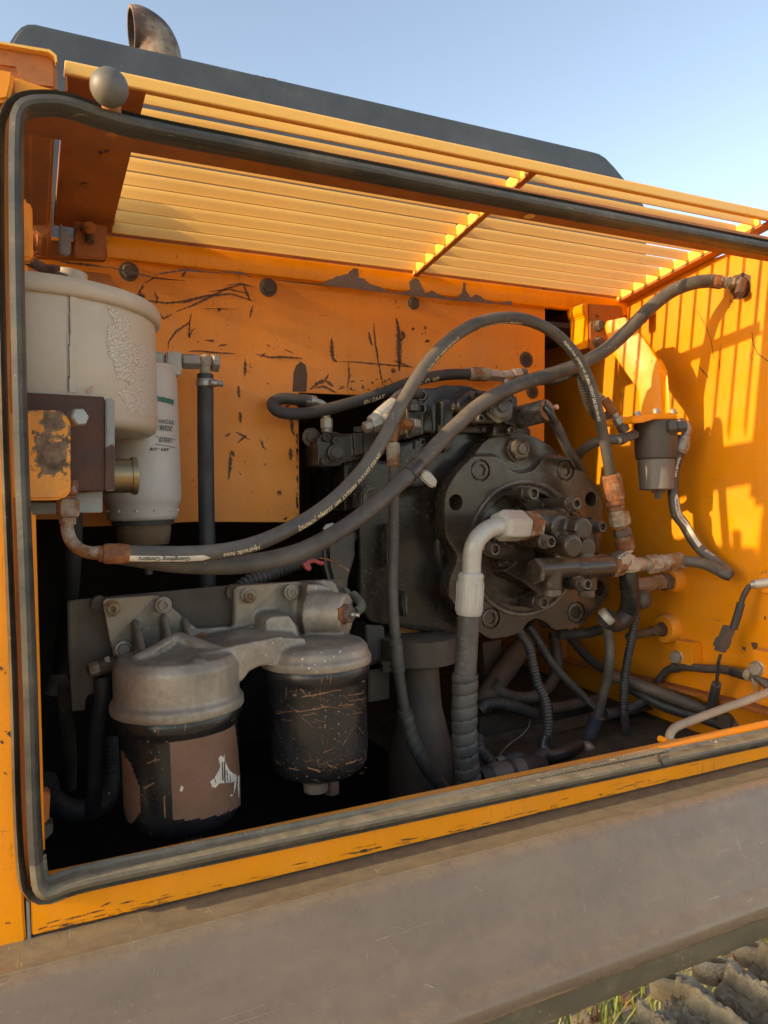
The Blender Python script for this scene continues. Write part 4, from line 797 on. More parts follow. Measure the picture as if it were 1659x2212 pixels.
o = m.build('scratches', scr, t2, smooth=False); o['kind'] = 'stuff'
# --- head casting (fused mass, voxel blended)
hc = thing('filter_head_casting', P(480, 1380, YP), 'grimy cast aluminium double filter head with ribs above both black filters', 'casting')
m = MB()
pl = [(222, 1297), (228, 1293), (333, 1285), (343, 1287), (426, 1358), (505, 1353), (505, 1275), (512, 1266), (600, 1260), (700, 1253), (716, 1254), (726, 1262), (736, 1285), (744, 1345), (746, 1395), (640, 1425), (500, 1445), (250, 1450), (241, 1400), (236, 1385)]
m.prism([P(u, v, YP) for u, v in pl], (0, .014, 0))
A0 = P(383, 1395, YC); z_t = P(383, 1430, YC-.055).z; z_b = P(383, 1521, YC).z
m.lathe((a1.x, a1.y, z_b), (0, 0, 1), [(-.004, r1*1.09), (-.003, r1*1.13), (.008, r1*1.13), (.012, r1*1.06), (z_t-z_b-.012, r1*1.06), (z_t-z_b-.002, r1*.98), (z_t-z_b, r1*.8)], 64)
A2 = P(680, 1400, YC); z_t2 = P(680, 1398, YC-.045).z; z_b2 = P(680, 1426, YC).z
m.lathe((a2.x, a2.y, z_b2), (0, 0, 1), [(-.004, r2*1.08), (-.003, r2*1.12), (.007, r2*1.12), (.010, r2*1.07), (z_t2-z_b2-.008, r2*1.05), (z_t2-z_b2-.001, r2*.95), (z_t2-z_b2+.001, r2*.7)], 64)
# bridge between caps
zm1 = P(500, 1400, .08).z; zm0 = P(530, 1478, .08).z
m.prism([P(u, v, YC-.03) for u, v in [(400, 1420), (520, 1392), (600, 1376), (660, 1380), (660, 1432), (560, 1440), (540, 1450), (525, 1470), (400, 1500)]], (0, .1, 0))
# pyramid webs on the left cap
def web(pts, y0, y1): m.prism([P(u, v, y0) for u, v in pts], (0, y1-y0, 0))
apex = P(383, 1374, YP-.02); base = [P(290, 1440, YC-.03), P(478, 1418, YC-.03), P(450, 1405, YP), P(300, 1420, YP)]
def rib(u0, v0, ya_, u1, v1, yb_, wd=.005, dp=.02):
    p, q = P(u0, v0, ya_), P(u1, v1, yb_)
    m.tube([p, (p+q)/2+V((0, -.001, 0)), q], wd, 10)
def fin(u, v, yf_, zb_, th=.0075, zf=.003):
    p = P(u, v, YP); m.prism([V((p.x-th/2, YP+.004, p.z)), V((p.x-th/2, YP+.004, zb_-.006)), V((p.x-th/2, yf_, zb_-.006)), V((p.x-th/2, yf_, zb_+zf)), V((p.x-th/2, YP-.006, p.z))], (th, 0, 0))
fin(292, 1340, YC+.0, z_t); fin(353, 1328, YC+.03, z_t, .008, .014); fin(398, 1334, YC+.03, z_t, .008, .010); fin(500, 1366, YC+.0, z_t2+.002)
pa_ = P(384, 1374, YC+.022); m.lathe((pa_.x, pa_.y, z_t-.006), (0, 0, 1), [(0, .062), (.004, .060), (pa_.z-z_t-.004, .020), (pa_.z-z_t+.004, .010), (pa_.z-z_t+.006, .004)], 4, .0)
fin(384, 1376, YC-.062, z_t-.004, .012, .006)
ap_ = V((pa_.x, pa_.y, pa_.z)); 
for u_, v_ in ((292, 1440), (476, 1418)):
    e_ = P(u_, v_, YC-.02); m.tube([ap_, ap_.lerp(e_, .5)+V((0, 0, .003)), V((e_.x, e_.y, z_t))], .0065, 10)
# right turret
m.prism([P(u, v, YP-.03) for u, v in [(665, 1262), (690, 1262), (715, 1268), (725, 1285), (733, 1330), (748, 1352), (744, 1385), (665, 1388), (655, 1330)]], (0, .04, 0))
cE = P(723, 1325, YP-.03); m.lathe(P(672, 1325, YP-.02), (cE-P(672, 1325, YP-.02))+V((.02, -.035, 0)), [(0, size(52, cE)), (.05, size(46, cE)), (.052, size(42, cE))], 32)
m.lathe(P(610, 1352, YP-.02), (0, 0, -1), [(-.006, .016), (0, .022), (.04, .026)], 24)
m.prism([P(u, v, YC+.02) for u, v in [(575, 1340), (590, 1332), (625, 1330), (640, 1350), (650, 1385), (575, 1390)]], (0, .06, 0))
m.prism([P(u, v, YC) for u, v in [(560, 1400), (600, 1392), (700, 1385), (760, 1378), (785, 1390), (790, 1410), (560, 1425)]], (0, .07, 0))
hco = m.build('casting', alum, hc, ang=60, mods=cast_mods(.0022, 3))
# raised machined edge on both corner pads
for pts in ([(222, 1299), (230, 1295), (330, 1287), (332, 1292), (244, 1384), (238, 1384)], [(510, 1275), (516, 1267), (600, 1262), (602, 1266), (520, 1345), (508, 1350)]):
    MB().prism([P(u, v, YP-.0025) for u, v in pts], (0, .004, 0)).build('corner_pad', weather('machined_aluminium_pad', (.36, .29, .21), .5, .2, dust=.5, dustcol=(.16, .12, .09), updust=.2, metal=.35), hc, bev=.001)
for u, v, r, mt in ((242, 1314, 15, rust_pale), (352, 1306, 15, rust_pale), (266, 1401, 16, zinc), (437, 1382, 14, rust), (536, 1286, 15, rust_pale), (628, 1279, 15, rust_pale), (544, 1368, 15, zinc)):
    p = P(u, v, YP-.004); s_ = size(r, p); socket_bolt(hc, p-V((0, .003, 0)), s_*.8, mt, h=s_*.75, washer=s_*1.15)
# spacers seen behind the pads
for u, v in ((215, 1305), (505, 1280)):
    p = P(u, v, YP+.012); MB().lathe(p, (0, 1, 0), [(0, .010), (.014, .010)], 20).build('spacer', brown, hc)
# sensor
sn = thing('pressure_switch', P(745, 1326, .13), 'brown pressure switch with green taped wire on the filter head', 'sensor')
s = P(738, 1326, .125); ds_ = V((.55, -.8, 0)); fit(sn, s-ds_.normalized()*.004, ds_, [('nut', 'hex', .013, size(23, s), rust), ('body', 'cyl', .006, size(18, s), brown), ('stem', 'cyl', .006, size(6, s), bare), ('tip', 'cyl', .006, size(4.5, s), bare)])
tp = s+ds_.normalized()*.026
hose(sn, spl([tp, P(768, 1322, .12), P(778, 1318, .13), P(782, 1308, .14)], 8), .0028, hosedark, name='wire')
hose(sn, spl([P(768, 1322, .125), P(777, 1317, .13), P(781, 1308, .14), P(775, 1298, .16), P(764, 1285, .18)], 8), .0062, greentape, name='taped_loom')
MB().prism([P(u, v, .2) for u, v in [(742, 1268), (752, 1270), (760, 1280), (772, 1290), (774, 1302), (760, 1300), (746, 1288)]], (0, .004, 0)).build('tape_rag', greentape, sn, bev=.001)
# conduit and red plug behind hoses
cr = thing('thick_corrugated_hose', P(590, 1240, .26), 'thick ribbed black conduit rising behind the twin filter head', 'hose')
corr(cr, path([(515, 1275, .26), (540, 1256, .26), (590, 1237, .26), (650, 1212, .27), (700, 1190, .3), (760, 1160, .36)], 8), size(17, P(590, 1240, .26)), conduit, pitch=.0065, depth=.16, seg=20)
rd = thing('red_plug', P(672, 1212, .2), 'small red plastic plug with loose copper wire above the filter head', 'plug')
MB().tube(spl([P(656, 1216, .2), P(662, 1226, .2), P(668, 1228, .2), P(664, 1216, .2), P(678, 1211, .2), P(690, 1216, .2), P(698, 1216, .2)], 6), .0032, 10).build('clip', redm, rd)
hose(rd, path([(690, 1205, .2), (712, 1210, .2), (735, 1222, .2), (754, 1232, .2)], 6), .0011, rust, name='copper_wire')
cl = thing('crumpled_black_bag', P(745, 1210, .3), 'crumpled black plastic sheath hanging beside the pump body', 'sheath')
m = MB(); m.prism([P(u, v, .27) for u, v in [(700, 1150), (735, 1128), (768, 1140), (770, 1200), (755, 1250), (752, 1290), (735, 1300), (715, 1262), (705, 1225)]], (0, .03, 0))
m.build('sheath', tapem, cl, bev=.008, segs=3)
for i_, (u, v) in enumerate(((715, 1145), (700, 1165))):
    pass
lt = thing('loose_terminal', P(712, 1137, .2), 'frayed pale wire end sticking out between two hoses', 'wire end')
hose(lt, path([(702, 1146, .2), (708, 1138, .2), (718, 1136, .2), (724, 1142, .2)], 6), .0045, zinc_pale, name='terminal')
#@@BODY
# ================================================================== PUMP
YF = .28
pm = thing('hydraulic_pump', P(1120, 1370, YF), 'big black-brown hydraulic pump with bolted round flange filling the centre', 'pump')
def q9(l, Y): return [P(*k(9, *p), Y) for p in l]
low = [(1505, 930), (1497, 1010), (1470, 1080), (1478, 1140), (1540, 1230), (1545, 1350), (1535, 1460), (1440, 1560), (1345, 1662), (1297, 1690), (1150, 1702), (1107, 1672), (1080, 1640), (1030, 1618), (985, 1618), (945, 1640), (905, 1690), (865, 1730), (720, 1765), (660, 1762), (560, 1700), (440, 1560), (375, 1470), (356, 1450), (360, 1340), (420, 1190), (415, 1130), (345, 1030), (330, 950), (325, 710), (400, 560)]
full = low+[(520, 430), (560, 385), (610, 320), (670, 275), (760, 248), (880, 240), (1000, 270), (1100, 330), (1190, 412), (1255, 425), (1340, 510), (1440, 620), (1482, 680), (1495, 760)]
front = low+[(520, 430), (560, 412), (640, 408), (720, 412), (765, 440), (790, 480), (825, 520), (870, 537), (935, 535), (990, 515), (1030, 470), (1055, 435), (1090, 417), (1190, 413), (1255, 425), (1340, 510), (1440, 620), (1482, 680), (1495, 760)]
def smooth_poly_(pl, n=1):
    for _ in range(n):
        o = []
        for a, b in zip(pl, pl[1:]+pl[:1]): o += [(a[0]*.8+b[0]*.2, a[1]*.8+b[1]*.2), (a[0]*.2+b[0]*.8, a[1]*.2+b[1]*.8)]
        pl = o
    return pl
fo = MB().prism(q9(smooth_poly(front, 2), YF), (0, .022, 0)).prism(q9(smooth_poly(full, 2), YF+.014), (0, .034, 0)).build('flange', castm, pm, ang=40, mods=cast_mods(.0024, 2))
pc = P(*k(9, 925, 1092), YF); RP = size(503*.293, pc)
# boolean holes
def cutter(pos, r, y0=-.02, y1=.04):
    m = MB().lathe(pos+V((0, y0, 0)), (0, 1, 0), [(0, r), (y1-y0, r)], 40); return m
holes = [(412, 755, 60), (1408, 732, 55), (1468, 1390, 57)]
sink = [(595, 520, 84), (1222, 520, 80), (670, 1610, 82), (1300, 1567, 82)]
cuts = []
for x, y, r in holes: p = P(*k(9, x, y), YF); cuts.append(cutter(p, size(r*.293, p)))
for x, y, r in sink: p = P(*k(9, x, y), YF); cuts.append(cutter(p, size(r*.293, p), -.02, .006))
cuts.append(cutter(pc, RP*.86, -.02, .03))
for i, m in enumerate(cuts):
    co = m.build('cut', castm, None); md = fo.modifiers.new('b', 'BOOLEAN'); md.object = co; md.operation = 'DIFFERENCE'; md.solver = 'EXACT'
    dg = bpy.context.evaluated_depsgraph_get(); me2 = bpy.data.meshes.new_from_object(fo.evaluated_get(dg)); fo.modifiers.clear(); fo.data = me2
    bpy.data.objects.remove(co)
fo.data.materials.clear(); fo.data.materials.append(castm)
fo.data.polygons.foreach_set('use_smooth', [True]*len(fo.data.polygons)); fo.data.set_sharp_from_angle(angle=math.radians(38))
for x, y, r in sink:
    p = P(*k(9, x, y), YF); s_ = size(r*.293, p); socket_bolt(pm, p+V((0, .008, 0)), s_*.86, castm, h=.008, ph=random.uniform(0, 1))
p = P(*k(9, 862, 366), YF+.012); s_ = size(82*.293, p); hb_ = hex_bolt(pm, p, s_*1.85, castm, h=.016, name='plug_nut', ph=.15, washer=s_*1.12)
socket_bolt(pm, p+V((.002, -.018, 0)), s_*.5, castm, h=.004, name='plug_socket')
# pilot ring and cover recess
MB().lathe(pc, (0, -1, 0), [(-.026, RP*.84), (-.004, RP*.90), (.003, RP*.93), (.005, RP*.97), (.004, RP*1.0), (-.004, RP*1.01), (-.004, RP*.86)], 96, cap=False).build('pilot_ring', castm, pm, ang=40)
MB().lathe(pc+V((0, .024, 0)), (0, -1, 0), [(0, RP*.87), (.002, RP*.87), (.006, RP*.6), (.008, .01)], 64).build('cover_plate', castm, pm)
p = P(*k(9, 325, 1118), YF+.02); MB().lathe(p+V((-.003, 0, 0)), (-1, 0, 0), [(0, .006), (.001, .006)], 16).build('side_hole', deep, pm)
# body behind
Rb = RP*1.16; m = MB()
m.lathe(pc+V((0, .03, .01)), (0, 1, 0), [(0, Rb), (.05, Rb*1.0), (.10, Rb*.93), (.20, Rb*.92), (.22, Rb*1.02), (.27, Rb*1.02), (.40, Rb*.9), (.50, Rb*.8)], 64)
m.prism([P(u, v, YF+.06) for u, v in [(930, 1010), (800, 990), (778, 1010), (775, 1310), (800, 1345), (900, 1362), (985, 1375), (985, 1010)]], (0, .25, 0))
m.prism([P(u, v, YF+.05) for u, v in [(856, 962), (872, 955), (1000, 905), (1100, 900), (1150, 925), (1150, 1010), (860, 1060)]], (0, .3, 0))
m.build('body', castd, pm, ang=60, mods=cast_mods(.005, 4))
for l4 in ([(838, 1135), (848, 1130), (852, 1138), (850, 1215), (842, 1230), (838, 1222)], [(780, 1100), (783, 1060), (795, 1050), (812, 1048), (812, 1060), (798, 1066), (790, 1110)], [(870, 1290), (876, 1275), (884, 1290), (882, 1330), (874, 1335)]):
    MB().prism([P(u, v, YF+.03) for u, v in l4], (0, .04, 0)).build('casting_rib', castd, pm, bev=.003, segs=3)
# valve block with ports, on top
m = MB()
m.prism([P(*k(5, *p), .31) for p in [(1085, 580), (1110, 568), (1190, 575), (1220, 548), (1380, 552), (1425, 575), (1500, 590), (1659, 600), (1700, 640), (1700, 800), (1500, 860), (1240, 870), (1085, 860)]], (0, .16, 0))
m.prism([P(*k(5, *p), .30) for p in [(975, 690), (1000, 655), (1085, 640), (1090, 870), (975, 905)]], (0, .14, 0))
m.prism([P(*k(5, *p), .29) for p in [(1200, 655), (1240, 640), (1280, 655), (1285, 860), (1270, 975), (1230, 990), (1200, 870)]], (0, .06, 0))
m.prism([P(*k(5, *p), .275) for p in [(1310, 650), (1400, 585), (1560, 600), (1640, 640), (1660, 690), (1640, 800), (1420, 800), (1400, 790), (1310, 700)]], (0, .05, 0))
m.prism([P(*k(5, *p), .30) for p in [(1540, 800), (1580, 790), (1640, 800), (1700, 830), (1700, 930), (1560, 900)]], (0, .07, 0))
m.prism([P(*k(9, *p), .285) for p in [(690, 200), (740, 172), (800, 175), (840, 210), (850, 260), (690, 270)]], (0, .07, 0))
m.prism([P(*k(9, *p), .27) for p in [(770, 10), (850, 20), (860, 205), (780, 175), (760, 80)]], (0, .06, 0))
m.build('valve_block', castd, pm, ang=60, mods=cast_mods(.003, 3))
for x, y, rx in ((1103, 618, 9.5), (1103, 705, 9)):
    p = P(*k(5, x, y), .298); s_ = size(rx*1.25, p); MB().lathe(p+V((0, .012, 0)), (-.75, -1, 0), [(0, s_), (.0135, s_), (.0145, s_*.9), (.0145, s_*.75), (.004, s_*.7), (.004, .0005)], 28, cap=False).build('threaded_port', castd, pm)
p = P(*k(5, 1020, 690), .293); fit(pm, p+V((0, 0, -.008)), (0, 0, 1), [('plug', 'cyl', .012, .011, castd), ('plug_head', 'hex', .007, .008, castd)])
p = P(*k(5, 1575, 710), .272); s_ = size(26, p)
dd = V((-.35, -1, .05)); fit(pm, p, dd, [('plug_base', 'hex', .008, s_*1.25, castd), ('plug_nut', 'hex', .010, s_*1.0, castm), ('plug_ring', 'cyl', .004, s_*.8, castm), ('stem', 'hex', .008, s_*.45, castm)])
for x, y in ((1410, 622), (1443, 770), (1628, 670), (1640, 850)):
    p = P(*k(5, x, y), .272); socket_bolt(pm, p, size(8, p), castd, h=.008)
p = P(*k(9, 792, 20), .268); socket_bolt(pm, p, size(9, p), castd, h=.008); p = P(*k(9, 808, 235), .283); socket_bolt(pm, p, size(8, p), castd, h=.006)
# raised casting marks
def flat_text(s, h, org, dx, dz, mat, parent, name='raised_lettering', th=.0015):
    vs_, fs = text_shape(s, h); m = MB(); o = V(org); dx = V(dx).normalized(); dz = V(dz).normalized(); nn = dx.cross(dz).normalized()
    if nn.y > 0: nn = -nn
    m.add([o+dx*v.x+dz*v.y+nn*th for v in vs_], fs); m.add([o+dx*v.x+dz*v.y for v in vs_], fs)
    return m.build(name, mat, parent, smooth=False)
o_ = P(*k(5, 1030, 965), .326)
flat_text('BD 2011', .0165, o_, (P(*k(5, 1200, 890), .326)-o_), (0, 0, 1), castm, pm)
# small regulator block to the left
rg_ = thing('regulator_block', P(735, 975, .38), 'small dark regulator block with hex plug in the panel cut-out', 'valve block')
m = MB(); m.prism([P(*k(5, *p), .36) for p in [(400, 900), (440, 858), (500, 850), (570, 868), (800, 850), (900, 880), (890, 1000), (720, 1020), (560, 1060), (540, 1075), (430, 1085), (400, 1070)]], (0, .06, 0))
m.prism([P(*k(5, *p), .37) for p in [(570, 1060), (600, 1030), (720, 1025), (760, 1060), (760, 1190), (640, 1350), (575, 1370)]], (0, .05, 0))
m.prism([P(*k(5, *p), .355) for p in [(630, 860), (690, 860), (700, 1000), (640, 1010)]], (0, .03, 0))
m.build('block', castd, rg_, ang=60, mods=cast_mods(.0025, 2))
p = P(*k(5, 520, 990), .356); s_ = size(16, p); hex_bolt(rg_, p, s_*1.75, castd, h=.013, axis=(-.2, -1, 0), washer=s_*1.15); p = P(*k(5, 515, 915), .356); socket_bolt(rg_, p, .006, castd, h=.003)
for x, y in ((455, 895), (440, 1045)): p = P(*k(5, x, y), .356); socket_bolt(rg_, p, .006, castd, h=.004)
p = P(*k(5, 665, 860), .37); fit(rg_, p, (0, 0, 1), [('screw', 'hex', .010, .009, castd)])
p = P(*k(5, 360, 890), .40); hex_bolt(rg_, p, .02, brown, h=.008, washer=.016)
# ---------------- gear pump on the flange
gp = thing('gear_pump', P(*k(9, 1200, 1100), .2), 'small black lobed gear pump bolted on the round flange centre', 'pump')
m = MB(); YG = .205
def cx_(x0, x1, y, r, Y, tap=1.0):
    a = P(*k(9, x0, y), Y); b = P(*k(9, x1, y), Y); b = V((b.x, a.y, a.z)); R_ = size(r*.293, a)
    m.lathe(a, b-a, [(0, R_*.92), (.003, R_), ((b-a).length-.003, R_*tap), ((b-a).length, R_*tap*.92)], 40)
def cf(x, y, r, Y0, Y1):
    a = P(*k(9, x, y), Y0); R_ = size(r*.293, a); m.lathe(a, (0, 1, 0), [(0, R_*.90), (.0035, R_), (Y1-Y0, R_)], 40)
cx_(985, 1200, 905, 100, YG+.01); cf(1192, 935, 92, YG-.02, YG+.06); cf(1360, 945, 82, YG-.045, YG+.06); cf(1285, 1075, 84, YG-.05, YG+.06); cf(1390, 1095, 80, YG-.022, YG+.06)
m.prism(q9([(1290, 960), (1330, 1010), (1370, 1020), (1340, 1000), (1320, 940)], YG-.045), (0, .08, 0))
m.prism(q9([(1130, 840), (1350, 880), (1450, 1000), (1460, 1150), (1300, 1200), (1100, 1150), (990, 1050), (1000, 850)], YG+.02), (0, .05, 0))
cx_(1000, 1290, 1250, 84, YG-.012); cx_(1280, 1545, 1240, 92, YG-.012)
a = P(*k(9, 1115, 1250), YG-.012); m.lathe(a, (0, 0, -1), [(0, size(82*.293, a)), (size(140*.293, a), size(82*.293, a)), (size(146*.293, a), size(74*.293, a))], 32)
a = P(*k(9, 1385, 1250), YG-.01); m.lathe(a, (0, 0, -1), [(0, size(66*.293, a)), (size(150*.293, a), size(66*.293, a))], 32)
# arms to the mounting bolts, behind
YA = YG+.045
for l9 in ([(850, 700), (900, 640), (960, 650), (1060, 770), (1240, 710), (1320, 740), (1330, 800), (1200, 860), (960, 820), (900, 760)], [(700, 1060), (860, 1080), (1000, 1000), (1000, 1200), (760, 1180), (620, 1150)], [(1030, 1440), (900, 1340), (760, 1260), (900, 1180), (1100, 1250), (1200, 1400), (1080, 1520), (980, 1520), (940, 1440)], [(1400, 1180), (1480, 900), (1430, 860), (1300, 1000)]):
    m.prism(q9(l9, YA), (0, .035, 0))
m.prism(q9([(720, 860), (1000, 760), (1320, 820), (1480, 1000), (1480, 1200), (1300, 1400), (1000, 1400), (760, 1300), (690, 1100)], YA+.02), (0, .03, 0))
bolts9 = [(965, 690, 60, .225), (1280, 765, 52, .185), (1090, 1045, 54, .165), (1470, 935, 48, .215), (680, 1100, 56, .225), (1040, 1492, 54, .215), (1360, 1358, 50, .165)]
for x, y, r, Y in bolts9: cf(x-22, y+4, r*.92, Y+.008, YA+.02)
m.build('housing', castm, gp, ang=60, mods=cast_mods(.0021, 3))
for x, y, r, Y in bolts9:
    p = P(*k(9, x, y), Y); s_ = size(r*.293, p); socket_bolt(gp, p+V((0, .004, 0)), s_*.84, castm, h=.013, ph=random.uniform(0, 1)); MB().lathe(p+V((0, .010, 0)), (0, -1, 0), [(0, s_), (.003, s_), (.004, s_*.93)], 28).build('washer', castm, gp)
a = P(*k(9, 1020, 1262), YG-.012); fit(gp, a, (-1, 0, 0), [('side_plug', 'hex', size(40*.293/.9, a), size(100*.293, a), castm)])
socket_bolt(gp, a+V((-size(38*.293/.9, a), 0, 0)), size(30*.293, a), castm, axis=(-1, 0, 0), h=.003)
for x, y, r in ((1120, 1412, 74), (1375, 1418, 62)):
    a = P(*k(9, x, y), YG-.012); MB().lathe(a+V((0, 0, .004)), (0, 0, -1), [(0, size(r*.293, a)), (.010, size(r*.293, a)), (.012, size(r*.26, a))], 32).build('bottom_plug', castm, gp)
# ---------------- tee on the right, with hose to the strainer
te = thing('tee_fitting', P(1355, 1215, .2), 'rusty orange and zinc tee fitting on the right end of the gear pump', 'fitting')
t0 = P(*k(9, 1545, 1233), YG-.012); yT = t0.y
t1_ = P(*k(11, 550, 300), yT); fit(te, t0, t1_-t0, [('hex_adaptor', 'hex', (t1_-t0).length, size(24, t0), rust)])
t2_ = P(*k(11, 700, 298), yT); fit(te, t1_, t2_-t1_, [('tee_body', 'cyl', (t2_-t1_).length, size(16, t1_), zinc)])
m = MB(); m.prism([P(*k(11, *p), yT-.016) for p in [(525, 235), (560, 225), (575, 205), (610, 198), (645, 215), (650, 250), (700, 255), (710, 345), (660, 362), (560, 362), (545, 340)]], (0, .03, 0)); m.build('tee_block', zinc, te, bev=.004, segs=3)
flat_text('6', .012, P(*k(11, 618, 305), yT-.0172), (1, 0, 0), (0, 0, 1), bare, te, name='stamped_mark', th=.0006)
t3 = P(*k(11, 742, 302), yT); fit(te, t2_, t3-t2_, [('thread', 'thread', (t3-t2_).length, size(14, t2_), zinc)])
t4 = P(*k(11, 825, 292), yT); fit(te, t3, t4-t3, [('nut', 'hex', (t4-t3).length, size(21, t3), rust_pale)])
sh_ = thing('strainer_hose', P(1500, 1200, .2), 'black printed hose looping from the tee up to the grey strainer', 'hose')
t5 = P(*k(11, 1000, 275), yT+.003); fit(sh_, t4, t5-t4, [('collar', 'cyl', (t5-t4).length*.25, size(19, t4), rust_pale), ('ferrule', 'ferrule', (t5-t4).length*.75, size(18.5, t4), rust_pale)])
LS = [(11, 985, 275, .190), (11, 1100, 280, .175), (11, 1200, 305, .155), (11, 1290, 350, .13), (11, 1345, 383, .118), (11, 1362, 376, .116), (11, 1320, 325, .135), (11, 1230, 255, .160), (11, 1150, 190, .178), (11, 1080, 100, .19), (11, 1020, -5, .20), (6, 1065, 1060, .205), (6, 1045, 930, .21), (6, 1048, 790, .21), (6, 1082, 655, .205)]
ps = spl([kp(i, a, b, c) for i, a, b, c in LS], 10); hose(sh_, ps, .0098, hosem)
a = kp(6, 1078, 668, .205); b = kp(6, 1115, 560, .20); fit(sh_, a, b-a, [('ferrule', 'ferrule', (b-a).length*.8, size(17, a), zinc), ('collar', 'cyl', (b-a).length*.2, size(15, a), zinc)])
MB().tube(resample(spl([kp(6, 1114, 570, .20), kp(6, 1132, 530, .198), kp(6, 1128, 490, .2), kp(6, 1100, 470, .205), kp(6, 1060, 478, .215)], 8), .002), size(9.5, b), 18).build('elbow', zinc, sh_)
LSl = .002*(len(resample(ps, .002))-1)
hose_text(sh_, ps, .0098, 'Hydraulic hose', .006, LSl-.012, (-.35, -1, -.1), inkw, flip=-1, lift=.0006)
hose_strip(sh_, ps, .0098, .008, LSl-.185, LSl-.078, (-.25, -1, -.1), paperm, 'print_band')
hose_text(sh_, ps, .0098, 'Guangdong Construction', .005, LSl-.088, (-.25, -1, -.1), inkg, flip=-1, lift=.0009)
hose_text(sh_, ps, .0098, '2017-6Y', .0065, LSl-.2, (-.1, -1, -.1), inkw, flip=-1, lift=.0006)
# ---------------- big pale elbow and wrapped hose in front
el = thing('wrapped_pump_hose', P(1010, 1500, .15), 'pale corroded elbow and spiral wrapped black hose standing before the pump', 'hose')
YE = .165
n0 = P(*k(9, 995, 925), YG-.0); n1 = P(*k(9, 905, 928), YG-.012); fit(el, n0, n1-n0, [('jam_nut', 'hex', (n1-n0).length, size(112*.293, n0), rust)])
n2 = P(*k(9, 730, 925), YG-.03); fit(el, n1, n2-n1, [('swivel_nut', 'hex', (n2-n1).length, size(118*.293, n1), zinc_pale)])
pe = spl([P(*k(9, 800, 927), YG-.022), P(*k(9, 720, 933), YG-.032), P(*k(9, 650, 955), YG-.036), P(*k(9, 580, 1015), YG-.038), P(*k(9, 542, 1090), YG-.038), P(*k(9, 530, 1180), YG-.036), P(*k(9, 526, 1290), YG-.034)], 10)
MB().tube(resample(pe, .003), size(69*.293, pe[20]), 28).build('elbow_pipe', zinc_pale, el)
f0 = P(*k(9, 524, 1272), YG-.034); f1 = P(*k(9, 507, 1585), YG-.032); fit(el, f0, f1-f0, [('ferrule', 'ferrule', (f1-f0).length, size(98*.293, f0), zinc_pale)])
YH = YG-.032
ph_ = spl([P(*k(9, 509, 1570), YH), P(1011, 1350, YH), P(1007, 1420, YH), P(1004, 1480, YH), P(1003, 1560, YH), P(1005, 1620, YH+.004), P(1011, 1680, YH+.01), P(1016, 1740, YH+.02)], 10)
hose(el, ph_, size(24, ph_[0]), hosem, seg=24)
LW = [p for p in ph_ if pix(p)[1] > 1452]; wrap(el, LW, size(26, LW[0]), wrapm, pitch=.0185)
rp_ = resample(ph_, .002); hose_text(el, ph_, size(24, ph_[0]), 'LAP MI OW', .0185, .035, (-.95, -1, .0), wrapm, flip=1, lift=.0008)
# ---------------- thinner wrapped hose D
hd_ = thing('thin_wrapped_hose', P(870, 1400, .2), 'thin upright hose with pale spiral wrap between filters and pump', 'hose')
pd = path([(851, 1000, .225), (851, 1100, .225), (850, 1200, .225), (849, 1300, .222), (854, 1380, .22), (861, 1450, .22), (872, 1520, .22), (889, 1590, .222), (912, 1640, .225), (938, 1680, .235), (965, 1712, .25), (990, 1735, .26)], 10)
hose(hd_, pd, size(12, pd[0]), hosem)
wrap(hd_, [p for p in pd if 1378 < pix(p)[1] < 1452], size(13.8, pd[0]), wrapm, pitch=.0165)
wrap(hd_, [p for p in pd if pix(p)[1] > 1532], size(14.5, pd[0]), wrapm, pitch=.0165)
a = kp(5, 893, 1080, .225); b = kp(5, 890, 925, .225); fit(hd_, a, b-a, [('ferrule', 'ferrule', (b-a).length, size(14.5, a), rust_pale)])
fit(hd_, b, kp(5, 912, 830, .23)-b, [('nipple', 'cyl', .014, size(8, a), rust), ('stem', 'cyl', .016, size(6, a), rust)])
# fittings cluster by the port block
fc2 = thing('elbow_fittings', P(850, 920, .27), 'cluster of zinc and rusty hex fittings left of the valve block', 'fitting')
a = kp(5, 700, 830, .27); b = kp(5, 850, 770, .27); fit(fc2, a, b-a, [('nut', 'hex', (b-a).length*.3, size(13, a), zinc), ('nut', 'hex', (b-a).length*.4, size(15, a), zinc), ('neck', 'cyl', (b-a).length*.35, size(11, a), zinc)])
a = kp(5, 745, 790, .27); b = kp(5, 895, 665, .28); fit(fc2, a, b-a, [('collar', 'cyl', (b-a).length*.25, size(13, a), zinc_pale), ('ferrule', 'ferrule', (b-a).length*.75, size(14, a), zinc_pale)])
hose(fc2, spl([kp(5, 890, 668, .28), kp(5, 940, 620, .29), kp(5, 1000, 605, .3), kp(5, 1085, 615, .31)], 8), .010, hosedark, name='stub_hose')
a = kp(5, 940, 805, .27); b = kp(5, 1045, 810, .28); fit(fc2, a, b-a, [('nut', 'hex', (b-a).length*.6, size(13, a), rust), ('nut', 'hex', (b-a).length*.4, size(16, a), zinc)])
MB().ball(kp(5, 850, 770, .268), .012, 1, 20).build('joint', zinc, fc2)
